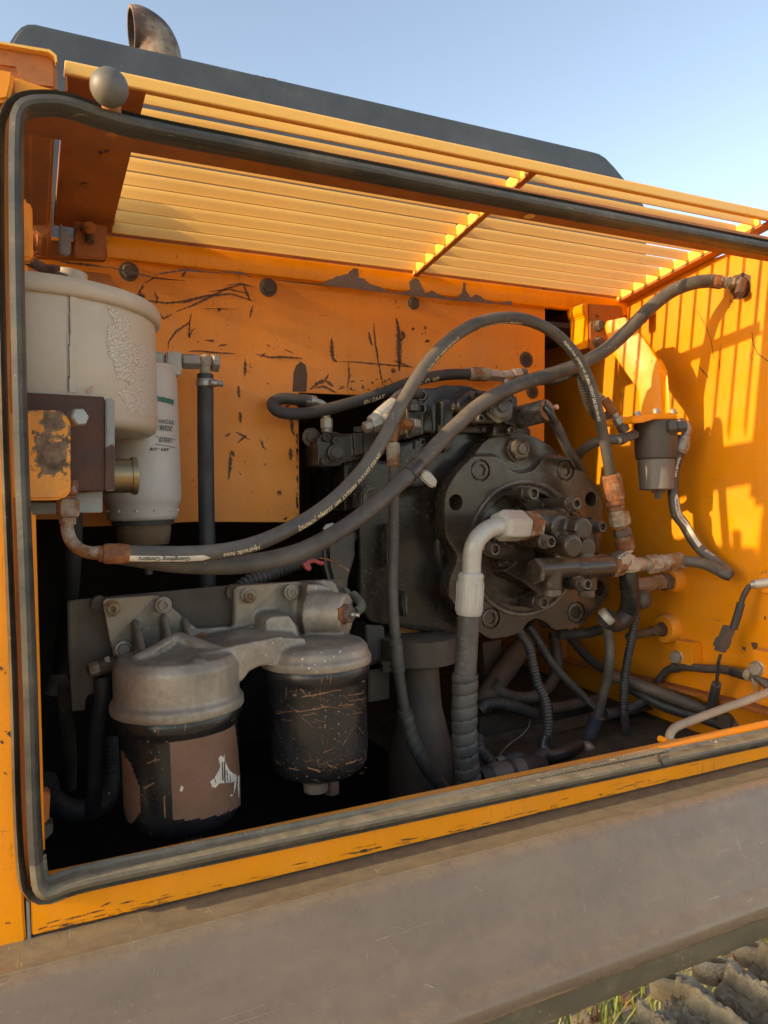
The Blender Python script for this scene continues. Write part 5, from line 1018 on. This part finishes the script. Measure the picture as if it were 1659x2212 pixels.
# ---------------- hose C
hc_ = thing('looped_thin_hose', P(800, 870, .38), 'thin black hose looping left over the cut-out to a fitting pair', 'hose')
pcu = path([(705, 899, .385), (703, 880, .385), (692, 870, .385), (670, 866, .385), (640, 863, .385), (610, 861, .387), (592, 868, .385), (590, 878, .375), (604, 890, .365), (640, 894, .36), (690, 888, .36), (760, 870, .36), (830, 848, .362), (900, 822, .365), (960, 810, .368), (1015, 808, .37)], 10)
i_ = next(j for j, p in enumerate(pcu) if pix(p)[0] < 672)
MB().tube(resample(pcu[:i_+1], .003), size(7, pcu[0]), 16).build('elbow', zinc_pale, hc_); fit(hc_, pcu[i_+5], pcu[i_-2]-pcu[i_+5], [('ferrule', 'cyl', .022, size(12.5, pcu[0]), bare)])
hose(hc_, pcu[i_:], size(13, pcu[60]), hosedark, seg=20)
a = P(707, 899, .385); fit(hc_, P(706, 934, .385), V((0, 0, 1)), [('base', 'cyl', .006, size(12, a), zinc), ('nut', 'hex', .018, size(13.5, a), zinc_pale), ('neck', 'cyl', .006, size(9, a), zinc)])
a = P(1012, 808, .37); b = P(1054, 809, .37); fit(hc_, a, b-a, [('ferrule', 'ferrule', (b-a).length, size(15, a), rust_pale)])
c_ = P(1082, 812, .37); fit(hc_, b, c_-b, [('nut', 'hex', (c_-b).length, size(14, a), zinc), ]); d_ = P(1135, 805, .37); fit(hc_, c_, d_-c_, [('tee', 'cyl', (d_-c_).length*.45, size(11, a), zinc), ('nut', 'hex', (d_-c_).length*.35, size(13, a), zinc), ('collar', 'cyl', (d_-c_).length*.2, size(11, a), steel)])
fit(hc_, P(1092, 812, .37), (0, 0, -1), [('leg', 'cyl', .028, size(8, a), zinc)])
corr(hc_, path([(1150, 822, .36), (1190, 822, .35), (1225, 812, .33), (1250, 796, .31), (1256, 822, .32), (1275, 880, .34), (1300, 905, .36), (1320, 890, .37)], 8), .009, conduit, name='conduit', pitch=.006)
q_ = pcu[i_:]; LC = .002*(len(resample(q_, .002))-1)
hose_text(hc_, q_, size(13, pcu[60]), '2AT 8 (5/16")  WP', .011, LC-.075-.07, (.1, -1, -.7), hosetan, flip=1, lift=.0006, stretch=.85)
hose_text(hc_, q_, size(13, pcu[60]), 'EN ZAAT', .010, LC-.23, (.1, -1, -.7), hosetan, flip=1, lift=.0006)
# ---------------- solenoid
sl_ = thing('solenoid_valve', P(1150, 890, .29), 'black solenoid cylinder with orange-brown end face and taped wire', 'solenoid')
a = P(*k(9, 870, 130), .29); b = P(*k(9, 1085, 75), .23); b = V((b.x, b.y, b.z)); s_ = size(24, a)
MB().lathe(a, b-a, [(0, s_*1.02), ((b-a).length*.97, s_), ((b-a).length, s_*.96)], 40).build('coil', castd, sl_); dd = (b-a).normalized()
MB().lathe(b, dd, [(0, s_*.9), (.001, s_*.9), (.002, s_*.7), (.002, s_*.2), (.006, s_*.2), (.006, .001)], 40).build('end_face', rustmat('copper_brown_face', (.45, .2, .11), (.3, .12, .07)), sl_)
fit(sl_, b+dd*.002+V((.012, 0, .004)), dd, [('stud', 'hex', .008, .005, bare)])
for t_ in (.2, .45, .7):
    p = a.lerp(b, .55+.0*t_)
MB().prism([P(*k(9, *p), .215) for p in [(1078, 2), (1100, 25), (1112, 60), (1100, 82), (1062, 62), (1062, 45), (1076, 38)]], (0, .004, 0)).build('tape_flag', tapem, sl_)
w1 = spl([P(*k(9, *p[:2]), p[2]) for p in [(1075, 55, .215), (1105, 90, .21), (1125, 130, .21), (1145, 175, .215)]], 8); hose(sl_, w1, .0065, tapem, name='taped_wire')
corr(sl_, spl([P(*k(9, *p[:2]), p[2]) for p in [(1140, 165, .214), (1175, 230, .22), (1210, 310, .23), (1255, 390, .24), (1300, 455, .26), (1335, 520, .3), (1345, 600, .33)]], 8), .0082, conduit, pitch=.0052)
# ---------------- conical mount beneath the pump
cm = thing('conical_mount', P(915, 1700, .33), 'scuffed dark brown flanged cone standing under the pump body', 'mount')
yc = .33; zq = lambda v, Y=yc: P(905, v, Y).z; cxm = P(905, 1500, yc)
MB().lathe((cxm.x, cxm.y, zq(1700)-.06), (0, 0, 1), [(0, size(70, cxm)), (.03, size(72, cxm)), (zq(1640)-zq(1700)+.06, size(70, cxm)), (zq(1600)-zq(1700)+.06, size(66, cxm)), (zq(1530)-zq(1700)+.06, size(50, cxm)), (zq(1500)-zq(1700)+.06, size(47, cxm)), (zq(1425)-zq(1700)+.06, size(43, cxm))], 56).build('cone', brown, cm, ang=50)
MB().lathe((cxm.x, cxm.y, zq(1428)), (0, 0, 1), [(0, size(80, cxm)), (.002, size(84, cxm)), (zq(1374)-zq(1428), size(84, cxm)), (zq(1372)-zq(1428), size(78, cxm))], 56).build('top_flange', brown, cm, bev=.0)
MB().prism([P(u, v, .36) for u, v in [(862, 1350), (990, 1356), (990, 1376), (862, 1368)]], (0, .03, 0)).build('orange_shim', yel_dirty_shade, cm)
for u, v in ((770, 1430), (972, 1430), (835, 1450)):
    p = P(u, v, .32); MB().lathe(p, (0, 0, 1), [(0, .010), (.014, .010), (.014, .014), (.018, .014)], 6).build('nut', brown, cm)
MB().prism([P(u, v, .34) for u, v in [(790, 1350), (830, 1352), (835, 1425), (796, 1440)]], (0, .05, 0)).build('side_block', steel, cm, bev=.002)
MB().prism([P(u, v, .35) for u, v in [(796, 1450), (842, 1440), (842, 1510), (796, 1518)]], (0, .03, 0)).build('angle_lug', brown, cm, bev=.002)
#@@BODY
# ================================================================== RIGHT SIDE
# bolted gusset at the panel's right end and the strainer bracket
gs = thing('gusset_plate', P(1290, 700, .37), 'orange gusset plate with two rusty bolts under the grille corner', 'bracket')
MB().prism([P(*k(3, *p), .36) for p in [(460, 1165), (475, 1150), (495, 1160), (498, 1440), (485, 1448), (482, 1235), (465, 1215)]], (0, .05, 0)).build('edge_flange', yel, gs, bev=.002)
MB().prism([P(*k(3, *p), .36) for p in [(498, 1158), (700, 1172), (718, 1190), (720, 1240), (745, 1255), (745, 1300), (610, 1285), (498, 1290)]], (0, .004, 0)).build('upper_plate', yel_dirty_shade, gs, bev=.001)
MB().prism([P(*k(3, *p), .352) for p in [(503, 1280), (520, 1264), (608, 1272), (612, 1300), (634, 1305), (634, 1360), (640, 1450), (525, 1462), (503, 1445)]], (0, .005, 0)).build('bolt_pad', yel_dirty_shade, gs, bev=.002)
for x, y in ((556, 1302), (556, 1412)):
    p = P(*k(3, x, y), .352); hex_bolt(gs, p, size(21, p), brown, h=.012, washer=size(13, p))
MB().prism([P(*k(3, *p), .32) for p in [(855, 1255), (1000, 1130), (1000, 1170), (965, 1215), (900, 1240), (870, 1285), (835, 1285)]], (0, .02, 0)).build('rear_lug', yel_dirty_shade, gs, bev=.002)
sb = thing('strainer_bracket', P(1400, 800, .24), 'bent yellow bracket dropping down to hold the grey strainer', 'bracket')
YS = .215
bpl = [k(3, 612, 1300), k(3, 625, 1268), k(3, 730, 1245), k(3, 775, 1290), k(3, 850, 1380), k(3, 940, 1500), k(3, 985, 1560), k(6, 1000, 140), k(6, 1008, 250), k(6, 1010, 412), k(6, 842, 412), k(6, 832, 270), k(6, 815, 230), k(6, 740, 130), k(6, 655, 0), k(3, 640, 1420)]
MB().prism([P(u, v, YS+(.10-.10*min(1, max(0, (u-1310)/90)))) for u, v in bpl], (.0, .005, 0)).build('arm', yel, sb, bev=.0012)
MB().prism([P(u, v, YS-.012+(.10-.10*min(1, max(0, (u-1365)/70)))) for u, v in [k(3, 790, 1320), k(3, 822, 1330), k(3, 975, 1530), k(3, 1005, 1590), k(6, 1010, 140), k(6, 1025, 410), k(6, 1012, 412), k(6, 996, 140), k(3, 970, 1570), k(3, 920, 1500)]], (0, .014, 0)).build('arm_flange', yel, sb, bev=.001)
st_ = thing('suction_strainer', P(1417, 1060, .215), 'dark grey strainer bowl under an orange bolted plate, by the yellow bulkhead', 'strainer')
q = P(1417, 985, .215); qs = size(1, q)
MB().prism([P(*k(6, *p), YS-.040) for p in [(785, 436), (800, 424), (870, 420), (905, 408), (1050, 408), (1076, 418), (1078, 445), (930, 446), (850, 470), (786, 472)]], (0, .075, 0)).build('top_plate', yel, st_, bev=.002)
zc_ = lambda v: P(1417, v, .215).z
MB().lathe((q.x, q.y, zc_(990)), (0, 0, 1), [(-.001, 40*qs), (0, 42*qs), (.004, 43.5*qs), (zc_(908)-zc_(990), 45*qs)], 40).build('head', steel, st_)
MB().lathe((q.x, q.y, zc_(1058)), (0, 0, 1), [(-.0005, 25*qs), (0, 33*qs), (.002, 36*qs), (zc_(994)-zc_(1058), 38.5*qs), (zc_(991)-zc_(1058), 36*qs)], 40).build('bowl', weather('grey_bowl_paint', (.14, .125, .115), .5, .1, dust=.25, dustcol=(.2, .14, .08), updust=.2, streak=.3, streakcol=(.25, .14, .06)), st_)
MB().lathe((q.x+.004, q.y, zc_(1065)), (0, 0, 1), [(0, 16*qs), (zc_(1057)-zc_(1065), 16*qs)], 6, .3).build('base_nut', steel, st_, bev=.001)
MB().lathe((q.x+.004, q.y, zc_(1078)), (0, 0, 1), [(0, 8*qs), (zc_(1064)-zc_(1078), 9*qs)], 6, .3).build('drain_nut', steel, st_, bev=.001)
for x, y in ((815, 415), (935, 396), (1045, 400)):
    p = kp(6, x, y+8, YS-.02); hex_bolt(st_, p, size(13, p), zinc, axis=(0, 0, 1), h=.007, washer=size(9, p))
p = kp(6, 1000, 500, YS-.03); fit(st_, p, (.8, -.5, .0), [('port_nut', 'hex', .016, size(19, p), steel), ('port_nut', 'hex', .018, size(13, p), steel)])
p = kp(6, 805, 545, YS-.01); fit(st_, p, kp(6, 700, 580, YS-.01)-p, [('side_port', 'hex', .026, size(11, p), steel), ('side_nut', 'hex', .014, size(13, p), steel), ('neck', 'cyl', .008, size(9, p), zinc)])
p = kp(6, 735, 530, YS-.01); fit(st_, p, kp(6, 620, 350, YS)-p, [('branch_nut', 'hex', .016, size(13, p), brown), ('branch_nut', 'hex', .014, size(12, p), zinc), ('branch_neck', 'cyl', .008, size(8, p), zinc), ('branch_ferrule', 'ferrule', .03, size(10, p), rust)])
h1_ = thing('short_curved_hose', P(1300, 950, .25), 'short black hose curving from the strainer down behind the pump', 'hose')
hose(h1_, path([(670, 580, .21), (620, 580, .215), (560, 592, .225), (490, 625, .25), (440, 670, .28), (415, 740, .31), (420, 820, .34)], 10, 6), .0088, hosem)
hbk = thing('hose_behind_arch', P(1300, 900, .3), 'short dark hose with zinc union behind the arched hose', 'hose')
hose(hbk, path([(480, 250, .33), (560, 300, .3), (630, 360, .26), (650, 400, .24)], 8, 6), .007, hosem)
MB().prism([P(u, v, .16) for u, v in [(1282, 1010), (1300, 1000), (1305, 1040), (1300, 1060), (1285, 1050)]], (0, .001, 0))
# wall bosses
def boss(name, i, x, y, rpx, label, depth=.02):
    p = PX(*k(i, x, y), XW-depth); t = thing(name, p+V((depth, 0, 0)), label, 'boss'); s_ = size(rpx, p)
    MB().lathe(p+V((depth+.002, 0, 0)), (-1, 0, 0), [(0, s_*1.06), (depth*.9, s_), (depth+.002, s_*.9)], 40).build('collar', yel_clean, t); return t, p, s_
b1_, p, s_ = boss('pipe_boss', 11, 905, 430, 25, 'upper yellow boss with zinc adaptor on the bulkhead behind the tee'); 
e = kp(11, 670, 430, .2); fit(b1_, p, V((-1, -.12, .0)), [('nut', 'hex', .018, s_*.78, brown), ('adaptor', 'hex', .030, s_*.68, rust_pale), ('sleeve', 'cyl', .055, s_*.62, zinc)])
MB().ball(kp(11, 700, 565, .24), .018, 1, 20).build('clamp_knob', brown, b1_)
b2_, p, s_ = boss('pipe_boss', 11, 858, 795, 31, 'lower round yellow boss with dark recessed fitting on the bulkhead'); b2_['label'] = 'lower round yellow boss with dark recessed fitting on the bulkhead'
MB().lathe(p+V((-.0035, 0, 0)), (1, 0, 0), [(0, s_*.5), (.003, s_*.5)], 30).build('recess', rust_plate, b2_)
fit(b2_, p, V((-1, -.1, -.03)), [('nut', 'hex', .014, s_*.42, rust_plate), ('nut', 'hex', .016, s_*.36, brown), ('pipe', 'cyl', .07, s_*.27, brown)])
b3_, p, s_ = boss('sensor_boss', 11, 1640, 440, 24, 'yellow boss holding the pale sensor at the right picture edge')
sens = thing('level_sensor', kp(11, 1560, 450, .06), 'pale sensor with black wire lead and connector at right edge', 'sensor')
a = kp(11, 1525, 455, .082); fit(sens, a, PX(*k(11, 1640, 440), XW-.022)-a, [('tip', 'cyl', .004, size(8, a), bare), ('flare', 'cyl', .003, size(11, a), bare), ('barrel', 'cyl', .03, size(9.5, a), zinc_pale), ('nut', 'hex', .02, size(13, a), bare)])
yw_ = .085
hose(sens, path([(1522, 460, .082), (1500, 490, .084), (1470, 550, .088), (1455, 600, .09), (1440, 650, .092)], 8, 11), .0045, hosedark, name='lead')
pq = path([(1455, 595, .09), (1425, 700, .095), (1395, 790, .1)], 8, 11); MB().tube(resample(pq, .004), .0068, 16).build('boot', hosedark, sens)
a = kp(11, 1395, 775, .1); b = kp(11, 1318, 960, .11)
fx_ = (b-a).normalized(); sd_ = fx_.cross(V((0, 1, 0))).normalized()
def bar(a, b, w, d): 
    return MB().prism([a+sd_*w, b+sd_*w, b-sd_*w, a-sd_*w], (0, d, 0))
bar(a, a.lerp(b, .55), .0095, .014).build('connector', steel, sens, bev=.0012); bar(a.lerp(b, .52), a.lerp(b, .88), .012, .016).build('connector_cap', steel, sens, bev=.0012); bar(a.lerp(b, .85), b.lerp(a, -.05), .009, .012).build('connector_tail', steel, sens, bev=.0012)
hose(sens, path([(1300, 985, .11), (1282, 1050, .115), (1285, 1100, .12), (1272, 1160, .125), (1270, 1225, .13)], 8, 11), .0028, hosedark, name='wire_pair')
corr(sens, path([(1268, 1210, .13), (1255, 1270, .14), (1240, 1340, .16), (1225, 1400, .18), (1200, 1450, .2)], 8, 11), .0085, conduit, pitch=.0055)
# clamp blocks with bolts
for (x, y), lb in (((1020, 985), 'small yellow clamp block with zinc bolt, left one along the conduit'), ((1615, 1070), 'yellow clamp block with zinc bolt near the right picture edge')):
    p = PX(*k(11, x, y), XW-.02); t = thing('clamp_block', p, lb, 'clamp', 'conduit clamp blocks on the bulkhead')
    MB().box(p.x-.008, XW, p.y-.026, p.y+.014, p.z-.018, p.z+.026).build('block', yel_clean, t, bev=.002)
    pb = kp(11, x-60, y+12, p.y-.0); pb = PX(*k(11, x-55 if x < 1200 else x-40, y+20), XW-.03); hex_bolt(t, V((p.x-.008, pb.y, pb.z)), .021, zinc, axis=(-1, -.2, 0), h=.012, washer=.0125)
cdt = thing('clipped_conduit', P(1500, 1440, .2), 'grey conduit clipped along the foot of the yellow bulkhead', 'conduit')
pc2 = spl([PX(*k(11, x, y), XW-.022) for x, y in [(800, 1240), (830, 1180), (890, 1110), (960, 1085), (1060, 1082), (1200, 1095), (1300, 1098), (1400, 1118), (1480, 1140), (1560, 1145), (1620, 1190), (1700, 1270)]], 8)
corr(cdt, pc2, .0078, hosem, pitch=.006, depth=.07)
MB().tube(resample([p for p in pc2 if 1580 < pix(p)[0] < 1612], .004), .0092, 14).build('tape_band', tapem, cdt)
MB().lathe(PX(*k(11, 1515, 1130), XW-.022), (pc2[-12]-pc2[-16]), [(-.004, .0112), (0, .0125), (.006, .0125), (.008, .011)], 20).build('rusty_clip', rust_pale, cdt)
MB().lathe(PX(*k(11, 955, 1085), XW-.022), (pc2[28]-pc2[24]), [(-.003, .010), (.003, .0106), (.006, .010)], 16).build('tie', hosem, cdt)
cd2 = thing('hanging_conduit', P(1650, 1500, .12), 'ribbed conduit and bunched wires hanging by the right clamp block', 'conduit')
corr(cd2, path([(1600, 1290, .1), (1565, 1340, .11), (1575, 1430, .12), (1600, 1530, .13), (1620, 1620, .13)], 8, 11), .0078, conduit, pitch=.0055)
for i in range(4): hose(cd2, path([(1535+i*6, 1150, .09), (1545+i*9, 1200+i*4, .09), (1562+i*3, 1250, .095), (1568+i*3, 1310, .1), (1580-i*4, 1350, .1)], 8, 11), .0014, zinc_pale, name='wire')
# ---------------- low hoses right of the wrapped hose
big = thing('taped_black_hose', P(1340, 1350, .24), 'fat black taped hose bending round behind the tee, with pale clamp ring', 'hose')
pb_ = path([(595, 340, .23), (600, 420, .23), (610, 520, .235), (610, 600, .24), (590, 670, .25), (540, 730, .25), (480, 745, .25), (430, 710, .24)], 10, 11)
hose(big, pb_, size(20, pb_[0]), tapem, seg=24)
MB().lathe(kp(11, 430, 700, .24), (.5, -.5, .65), [(-.006, size(17, pb_[0])), (-.004, size(20, pb_[0])), (.006, size(20, pb_[0])), (.008, size(16, pb_[0]))], 28).build('clamp_ring', zinc_pale, big)
hose_text(big, pb_, size(20, pb_[0]), 'NEE 0001', .013, .19, (-.3, -1, .4), hosem, flip=1, name='lettering')
b_dn = thing('lower_black_hose', P(1310, 1480, .25), 'smooth brown-black hose running down to taped joint at the floor', 'hose')
pd_ = path([(425, 740, .25), (440, 820, .25), (455, 920, .25), (455, 1050, .25), (435, 1180, .26), (400, 1310, .27), (370, 1430, .28), (320, 1560, .29), (270, 1680, .3)], 10, 11)
hose(b_dn, pd_, size(10.5, pd_[0]), hosem)
MB().tube(resample([p for p in pd_ if 1545 < pix(p)[1] < 1592], .004), size(14.5, pd_[0]), 18).build('blue_black_tape', weather('blue_black_tape', (.03, .034, .05), .35, .2, dust=.2), b_dn)
MB().tube(resample(path([(1495, 1100, .28), (1520, 1115, .28), (1545, 1125, .28), (1550, 1160, .29), (1500, 1190, .3)], 8, 10), .003), lambda L: .008+.004*math.sin(min(1, L*25)*3), 16).build('frayed_joint', zinc, b_dn)
for nm, lb, pts, r in (('ribbed_conduit', 'long ribbed conduit hanging just right of the pump to the sill', [(655, 560, .26), (650, 700, .26), (625, 850, .265), (595, 1000, .27), (572, 1150, .27), (562, 1300, .275), (565, 1450, .28), (580, 1600, .29), (590, 1700, .3)], .0082),
    ('ribbed_conduit', 'ribbed conduit slanting down from the pump underside to the taped hose', [(-170, 760, .32), (-120, 830, .32), (-60, 930, .32), (0, 1030, .32), (80, 1130, .32), (170, 1220, .32), (250, 1300, .32), (340, 1390, .31)], .0080),
    ('ribbed_conduit', 'steep ribbed conduit hanging beside the wrapped hose below the pump', None, .0088)):
    t = thing(nm, P(1300, 1500, .28), lb, 'conduit')
    if pts is None: pp = path([(1080, 340, .29), (1120, 400, .29), (1165, 480, .28), (1190, 600, .275), (1215, 700, .27), (1260, 800, .265), (1280, 900, .26), (1282, 1000, .26), (1270, 1080, .26), (1250, 1150, .27)], 10, 10)
    else: pp = path(pts, 10, 11)
    corr(t, pp, r, conduit, pitch=.0056, seg=14)
tj = thing('taped_loom_joint', P(1200, 1640, .26), 'glossy black taped wiring joint lying low behind the sill', 'loom')
hose(tj, path([(1270, 1040, .26), (1255, 1100, .26), (1262, 1150, .255), (1300, 1170, .25), (1380, 1150, .25), (1440, 1125, .26), (1490, 1100, .27)], 8, 10), .0105, tapem, name='tape')
hose(tj, path([(1262, 1150, .255), (1210, 1190, .25), (1150, 1210, .25), (1100, 1190, .24), (1050, 1190, .24), (980, 1225, .24)], 8, 10), .0115, hosedark, name='sheath')
MB().lathe(kp(10, 975, 1222, .24), (1, 0, .2), [(-.006, .0125), (.006, .0125)], 16).build('green_band', greentape, tj)
corr(tj, path([(985, 1222, .24), (920, 1210, .25), (870, 1165, .27), (840, 1120, .28), (835, 1050, .3)], 8, 10), .0100, conduit, pitch=.006)
fh2 = thing('white_banded_hose', P(1080, 1670, .2), 'short fat black hose with worn white bands just behind the sill', 'hose')
pw_ = path([(840, 1330, .22), (900, 1312, .22), (980, 1290, .22), (1060, 1270, .225), (1140, 1250, .23), (1220, 1240, .25)], 8, 10)
hose(fh2, pw_, .020, hosedark, seg=24)
for a0, a1 in ((.022, .055), (.062, .088)):
    q = resample(pw_, .003); MB().tube(q[int(a0/.003):int(a1/.003)], .0206, 24, cap=False).build('white_band', weather('worn_white_band', (.2, .17, .14), .6, .3, dust=.6, dustcol=(.07, .055, .045)), fh2)
for nm, lb, i, pts, r, mt in (('dark_pipe', 'dim diagonal steel pipe beneath the pump, right of the wrapped hose', 10, [(840, 860, .42), (930, 720, .44), (1030, 580, .46), (1130, 440, .48), (1180, 360, .5)], .022, brown),
    ('looping_hose', 'dim brown hose looping under the pump near the floor', 10, [(930, 700, .42), (980, 760, .42), (1080, 795, .42), (1200, 785, .42), (1290, 720, .44), (1340, 620, .46), (1340, 500, .48), (1320, 380, .5)], .012, hosem),
    ('ribbed_floor_hose', 'ribbed brown hose curving over the floor below the pump', 10, [(840, 880, .38), (880, 840, .38), (960, 830, .38), (1060, 850, .38), (1140, 880, .39), (1190, 900, .4)], .0115, conduit),
    ('upper_dark_hose', 'dark hose lying sideways just below the pump flange edge', 11, [(60, 830, .33), (180, 830, .33), (300, 820, .31), (400, 790, .28)], .0095, hosedark),
    ('upper_dark_hose', 'thin black hose slanting from the pump down toward the foot flange', 11, [(60, 780, .42), (140, 830, .42), (200, 910, .42), (280, 1000, .42), (400, 1090, .42)], .0095, hosedark),
    ('dusty_floor_pipe', 'dusty brown pipe lying diagonally across floor below the bulkhead', 11, [(440, 1140, .34), (600, 1190, .31), (760, 1250, .28), (920, 1310, .25), (1080, 1370, .22), (1200, 1410, .2)], .012, brown),
    ('dusty_floor_pipe', 'dark hose beside the dusty pipe, nearer the sill', 11, [(560, 1220, .33), (700, 1290, .3), (850, 1370, .27), (1000, 1420, .24), (1200, 1480, .2), (1400, 1560, .16)], .0105, hosedark),
    ('curled_floor_hose', 'grey hose curling over the floor toward the right clamp block', 11, [(420, 1440, .3), (520, 1430, .3), (620, 1390, .3), (720, 1330, .3), (800, 1240, .3)], .0085, hosem),
    ('curled_floor_hose', 'grey hose passing under the prop rod toward the right edge', 11, [(1260, 1520, .2), (1350, 1450, .18), (1450, 1410, .17), (1540, 1360, .16), (1600, 1300, .15)], .010, hosem),
    ('flat_strap', 'flat rusty bar lying on the floor behind the taped hose', 11, [(0, 1395, .4), (120, 1380, .4), (250, 1350, .4), (400, 1330, .4)], .011, brown),
    ('debris_roll', 'short dusty rolled rag lying at right behind the sill', 11, [(1320, 1500, .16), (1370, 1490, .16), (1420, 1540, .15), (1440, 1570, .15)], .014, brown)):
    t = thing(nm, kp(i, *pts[0]), lb, 'hose' if 'hose' in nm else 'pipe'); pp = path(pts, 8, i)
    (corr(t, pp, r, mt, pitch=.007, depth=.1) if 'ribbed' in nm else hose(t, pp, r, mt, name='pipe' if 'pipe' in nm or 'strap' in nm else 'hose'))
wr = thing('stray_wire', kp(10, 1100, 1050, .35), 'thin stray wire straggling over the floor pan', 'wire')
hose(wr, path([(1165, 935, .36), (1160, 980, .36), (1110, 1040, .35), (1040, 1090, .34), (990, 1140, .33), (960, 1190, .32)], 8, 10), .0011, zinc, name='strand')
cf_ = thing('cross_member', (.8, .5, 1.2), 'dirty brown steel cross member under the pump', 'beam')
MB().prism([kp(10, *p, .42) for p in [(835, 925), (1000, 895), (1150, 870), (1300, 850), (1580, 810), (1640, 800), (1640, 1200), (835, 1250)]], (0, .02, 0)).build('plate', floorm, cf_, bev=.002)
MB().prism([kp(10, *p, .5) for p in [(860, 440), (980, 420), (980, 900), (900, 950)]], (0, .02, 0)).build('strut', brown, cf_)
oc = thing('orange_corner', P(1225, 1410, .55), 'orange inner panel strip glimpsed under the pump beside the bulkhead', 'panel')
MB().prism([kp(11, *p, .6) for p in [(75, 860), (130, 870), (145, 1020), (90, 1035)]], (0, .02, 0)).build('strip', yel_dirty_shade, oc)
# prop rod
pr = thing('prop_rod', P(1500, 1560, .04), 'weathered tan steel prop rod bent at its left end above the sill', 'rod')
prp = path([(905, 1650, .03), (915, 1590, .032), (945, 1550, .035), (1000, 1520, .037), (1150, 1462, .038), (1350, 1388, .04), (1500, 1335, .04), (1659, 1275, .04), (1760, 1238, .04)], 8, 11)
MB().tube(resample(prp, .005), size(9.5, prp[10]), 20).build('rod', weather('weathered_tan_rod', (.36, .28, .20), .65, .3, chip=.3, chipcol=(.28, .13, .05), chipscale=40, dust=.4, dustcol=(.2, .15, .1), updust=.3, bump=.6), pr)
MB().prism([kp(11, *p, .024) for p in [(872, 1645), (880, 1625), (900, 1620), (905, 1640), (960, 1628), (995, 1640), (1000, 1665), (872, 1668)]], (0, .016, 0)).build('clip', yel, pr, bev=.0015)
# ================================================================== TRACK AND GRASS
from mathutils import noise as mnoise
ZT = .60
tk = thing('crawler_track', PZ(1500, 2150, ZT), 'mud caked steel crawler track plates below the skirt, bottom right', 'track')
random.seed(11)
pa_ = PZ(*k(13, 830, 1530), ZT); pb2 = PZ(*k(13, 1430, 1240), ZT); ptch = .1295
for i in range(-2, 9):
    x = pa_.x+i*ptch; yi = pa_.y+.02*(i % 2); y0 = yi-.75
    m = MB(); nx_, ny_ = 14, 150
    prf = [(-.06, -.04), (-.058, -.004), (-.05, .004), (-.035, .006), (-.022, .010), (-.016, .030), (-.011, .046), (-.003, .047), (.003, .030), (.010, .012), (.022, .007), (.035, .004), (.05, .001), (.060, -.008), (.061, -.04)]
    prf = [(a0+(a1-a0)*q/4, b0+(b1-b0)*q/4) for (a0, b0), (a1, b1) in zip(prf, prf[1:]) for q in range(4)]+[prf[-1]]
    vs_ = []; n = len(prf)
    for j in range(ny_+1):
        y = y0+(yi-y0)*j/ny_
        for a, b in prf:
            nz = .012*mnoise.fractal(V((x*3+a*18, y*14, i*3.1)), .8, 2.2, 5)+.007*mnoise.fractal(V((a*90, y*70, i)), .7, 2.1, 4)
            ed_ = -.02 if j == ny_ else 0
            vs_.append((x+a+.008*mnoise.fractal(V((a*60, y*45, i+7)), .7, 2.1, 3), y, ZT-.03+b*(1 if j < ny_ else .6)+nz+ed_))
    fs = [(j*n+a, j*n+a+1, (j+1)*n+a+1, (j+1)*n+a) for j in range(ny_) for a in range(n-1)]+[tuple(range(n)), tuple(ny_*n+a for a in range(n-1, -1, -1))]
    m.add(vs_, fs).build('track_shoe', mud, tk, ang=50)
for i in range(1, 9):
    x = pa_.x+i*ptch+.02; m = MB()
    c0 = V((x, pa_.y+.05, ZT-.03))
    m.lathe(c0, (.2, 0.3, 1), [(-.03, .052), (.0, .055), (.012, .045), (.012, .026), (-.03, .026)], 24, cap=False); m.box(x-.02, x+.05, pa_.y-.02, pa_.y+.03, ZT-.07, ZT-.03)
    m.build('track_link', mud, tk, bev=.003)
# weeds
random.seed(5); m = MB()
cg = PZ(*k(13, 700, 1500), .05)
for _ in range(3600):
    x = cg.x+random.uniform(-1.2, 1.6); y = cg.y+random.uniform(-.5, 2.2)
    h = random.uniform(.08, .34); a = random.uniform(0, 6.28); ln = random.uniform(.1, .8)*h; w_ = random.uniform(.003, .007); ox, oy = math.cos(a), math.sin(a)
    s_ = len(m.v)
    for t in (0, .35, .7, 1): 
        px_, py_, pz = x+ox*ln*t*t, y+oy*ln*t*t, h*(t-.25*t*t*(ln/h)); ww = w_*(1-t*.92)
        m.v += [V((px_-oy*ww, py_+ox*ww, pz)), V((px_+oy*ww, py_-ox*ww, pz))]
    m.f += [(s_+2*j, s_+2*j+1, s_+2*j+3, s_+2*j+2) for j in range(3)]
gro = m.build('grass', grassm, smooth=False); tag(gro, 'green weeds and grass growing on dry soil under the skirt', 'grass', kind='stuff')
m = MB()
for _ in range(900):
    x = cg.x+random.uniform(-1.2, 1.6); y = cg.y+random.uniform(-.5, 2.2); r = random.uniform(.008, .035); s_ = len(m.v)
    o = V((x, y, r*.3)); q = [V((random.uniform(.6, 1)*a, random.uniform(.6, 1)*b, random.uniform(.5, 1)*c)) for a in (-r, r) for b in (-r, r) for c in (-r*.7, r*.7)]
    m.add([o+p for p in q], [(0, 1, 3, 2), (4, 6, 7, 5), (0, 4, 5, 1), (2, 3, 7, 6), (0, 2, 6, 4), (1, 5, 7, 3)])
cl_ = m.build('soil_clods', rustmat('reddish_clods', (.42, .22, .12), (.22, .11, .06), sc=30), smooth=False); tag(cl_, 'loose reddish clods scattered on the ground under the skirt', 'soil', kind='stuff')
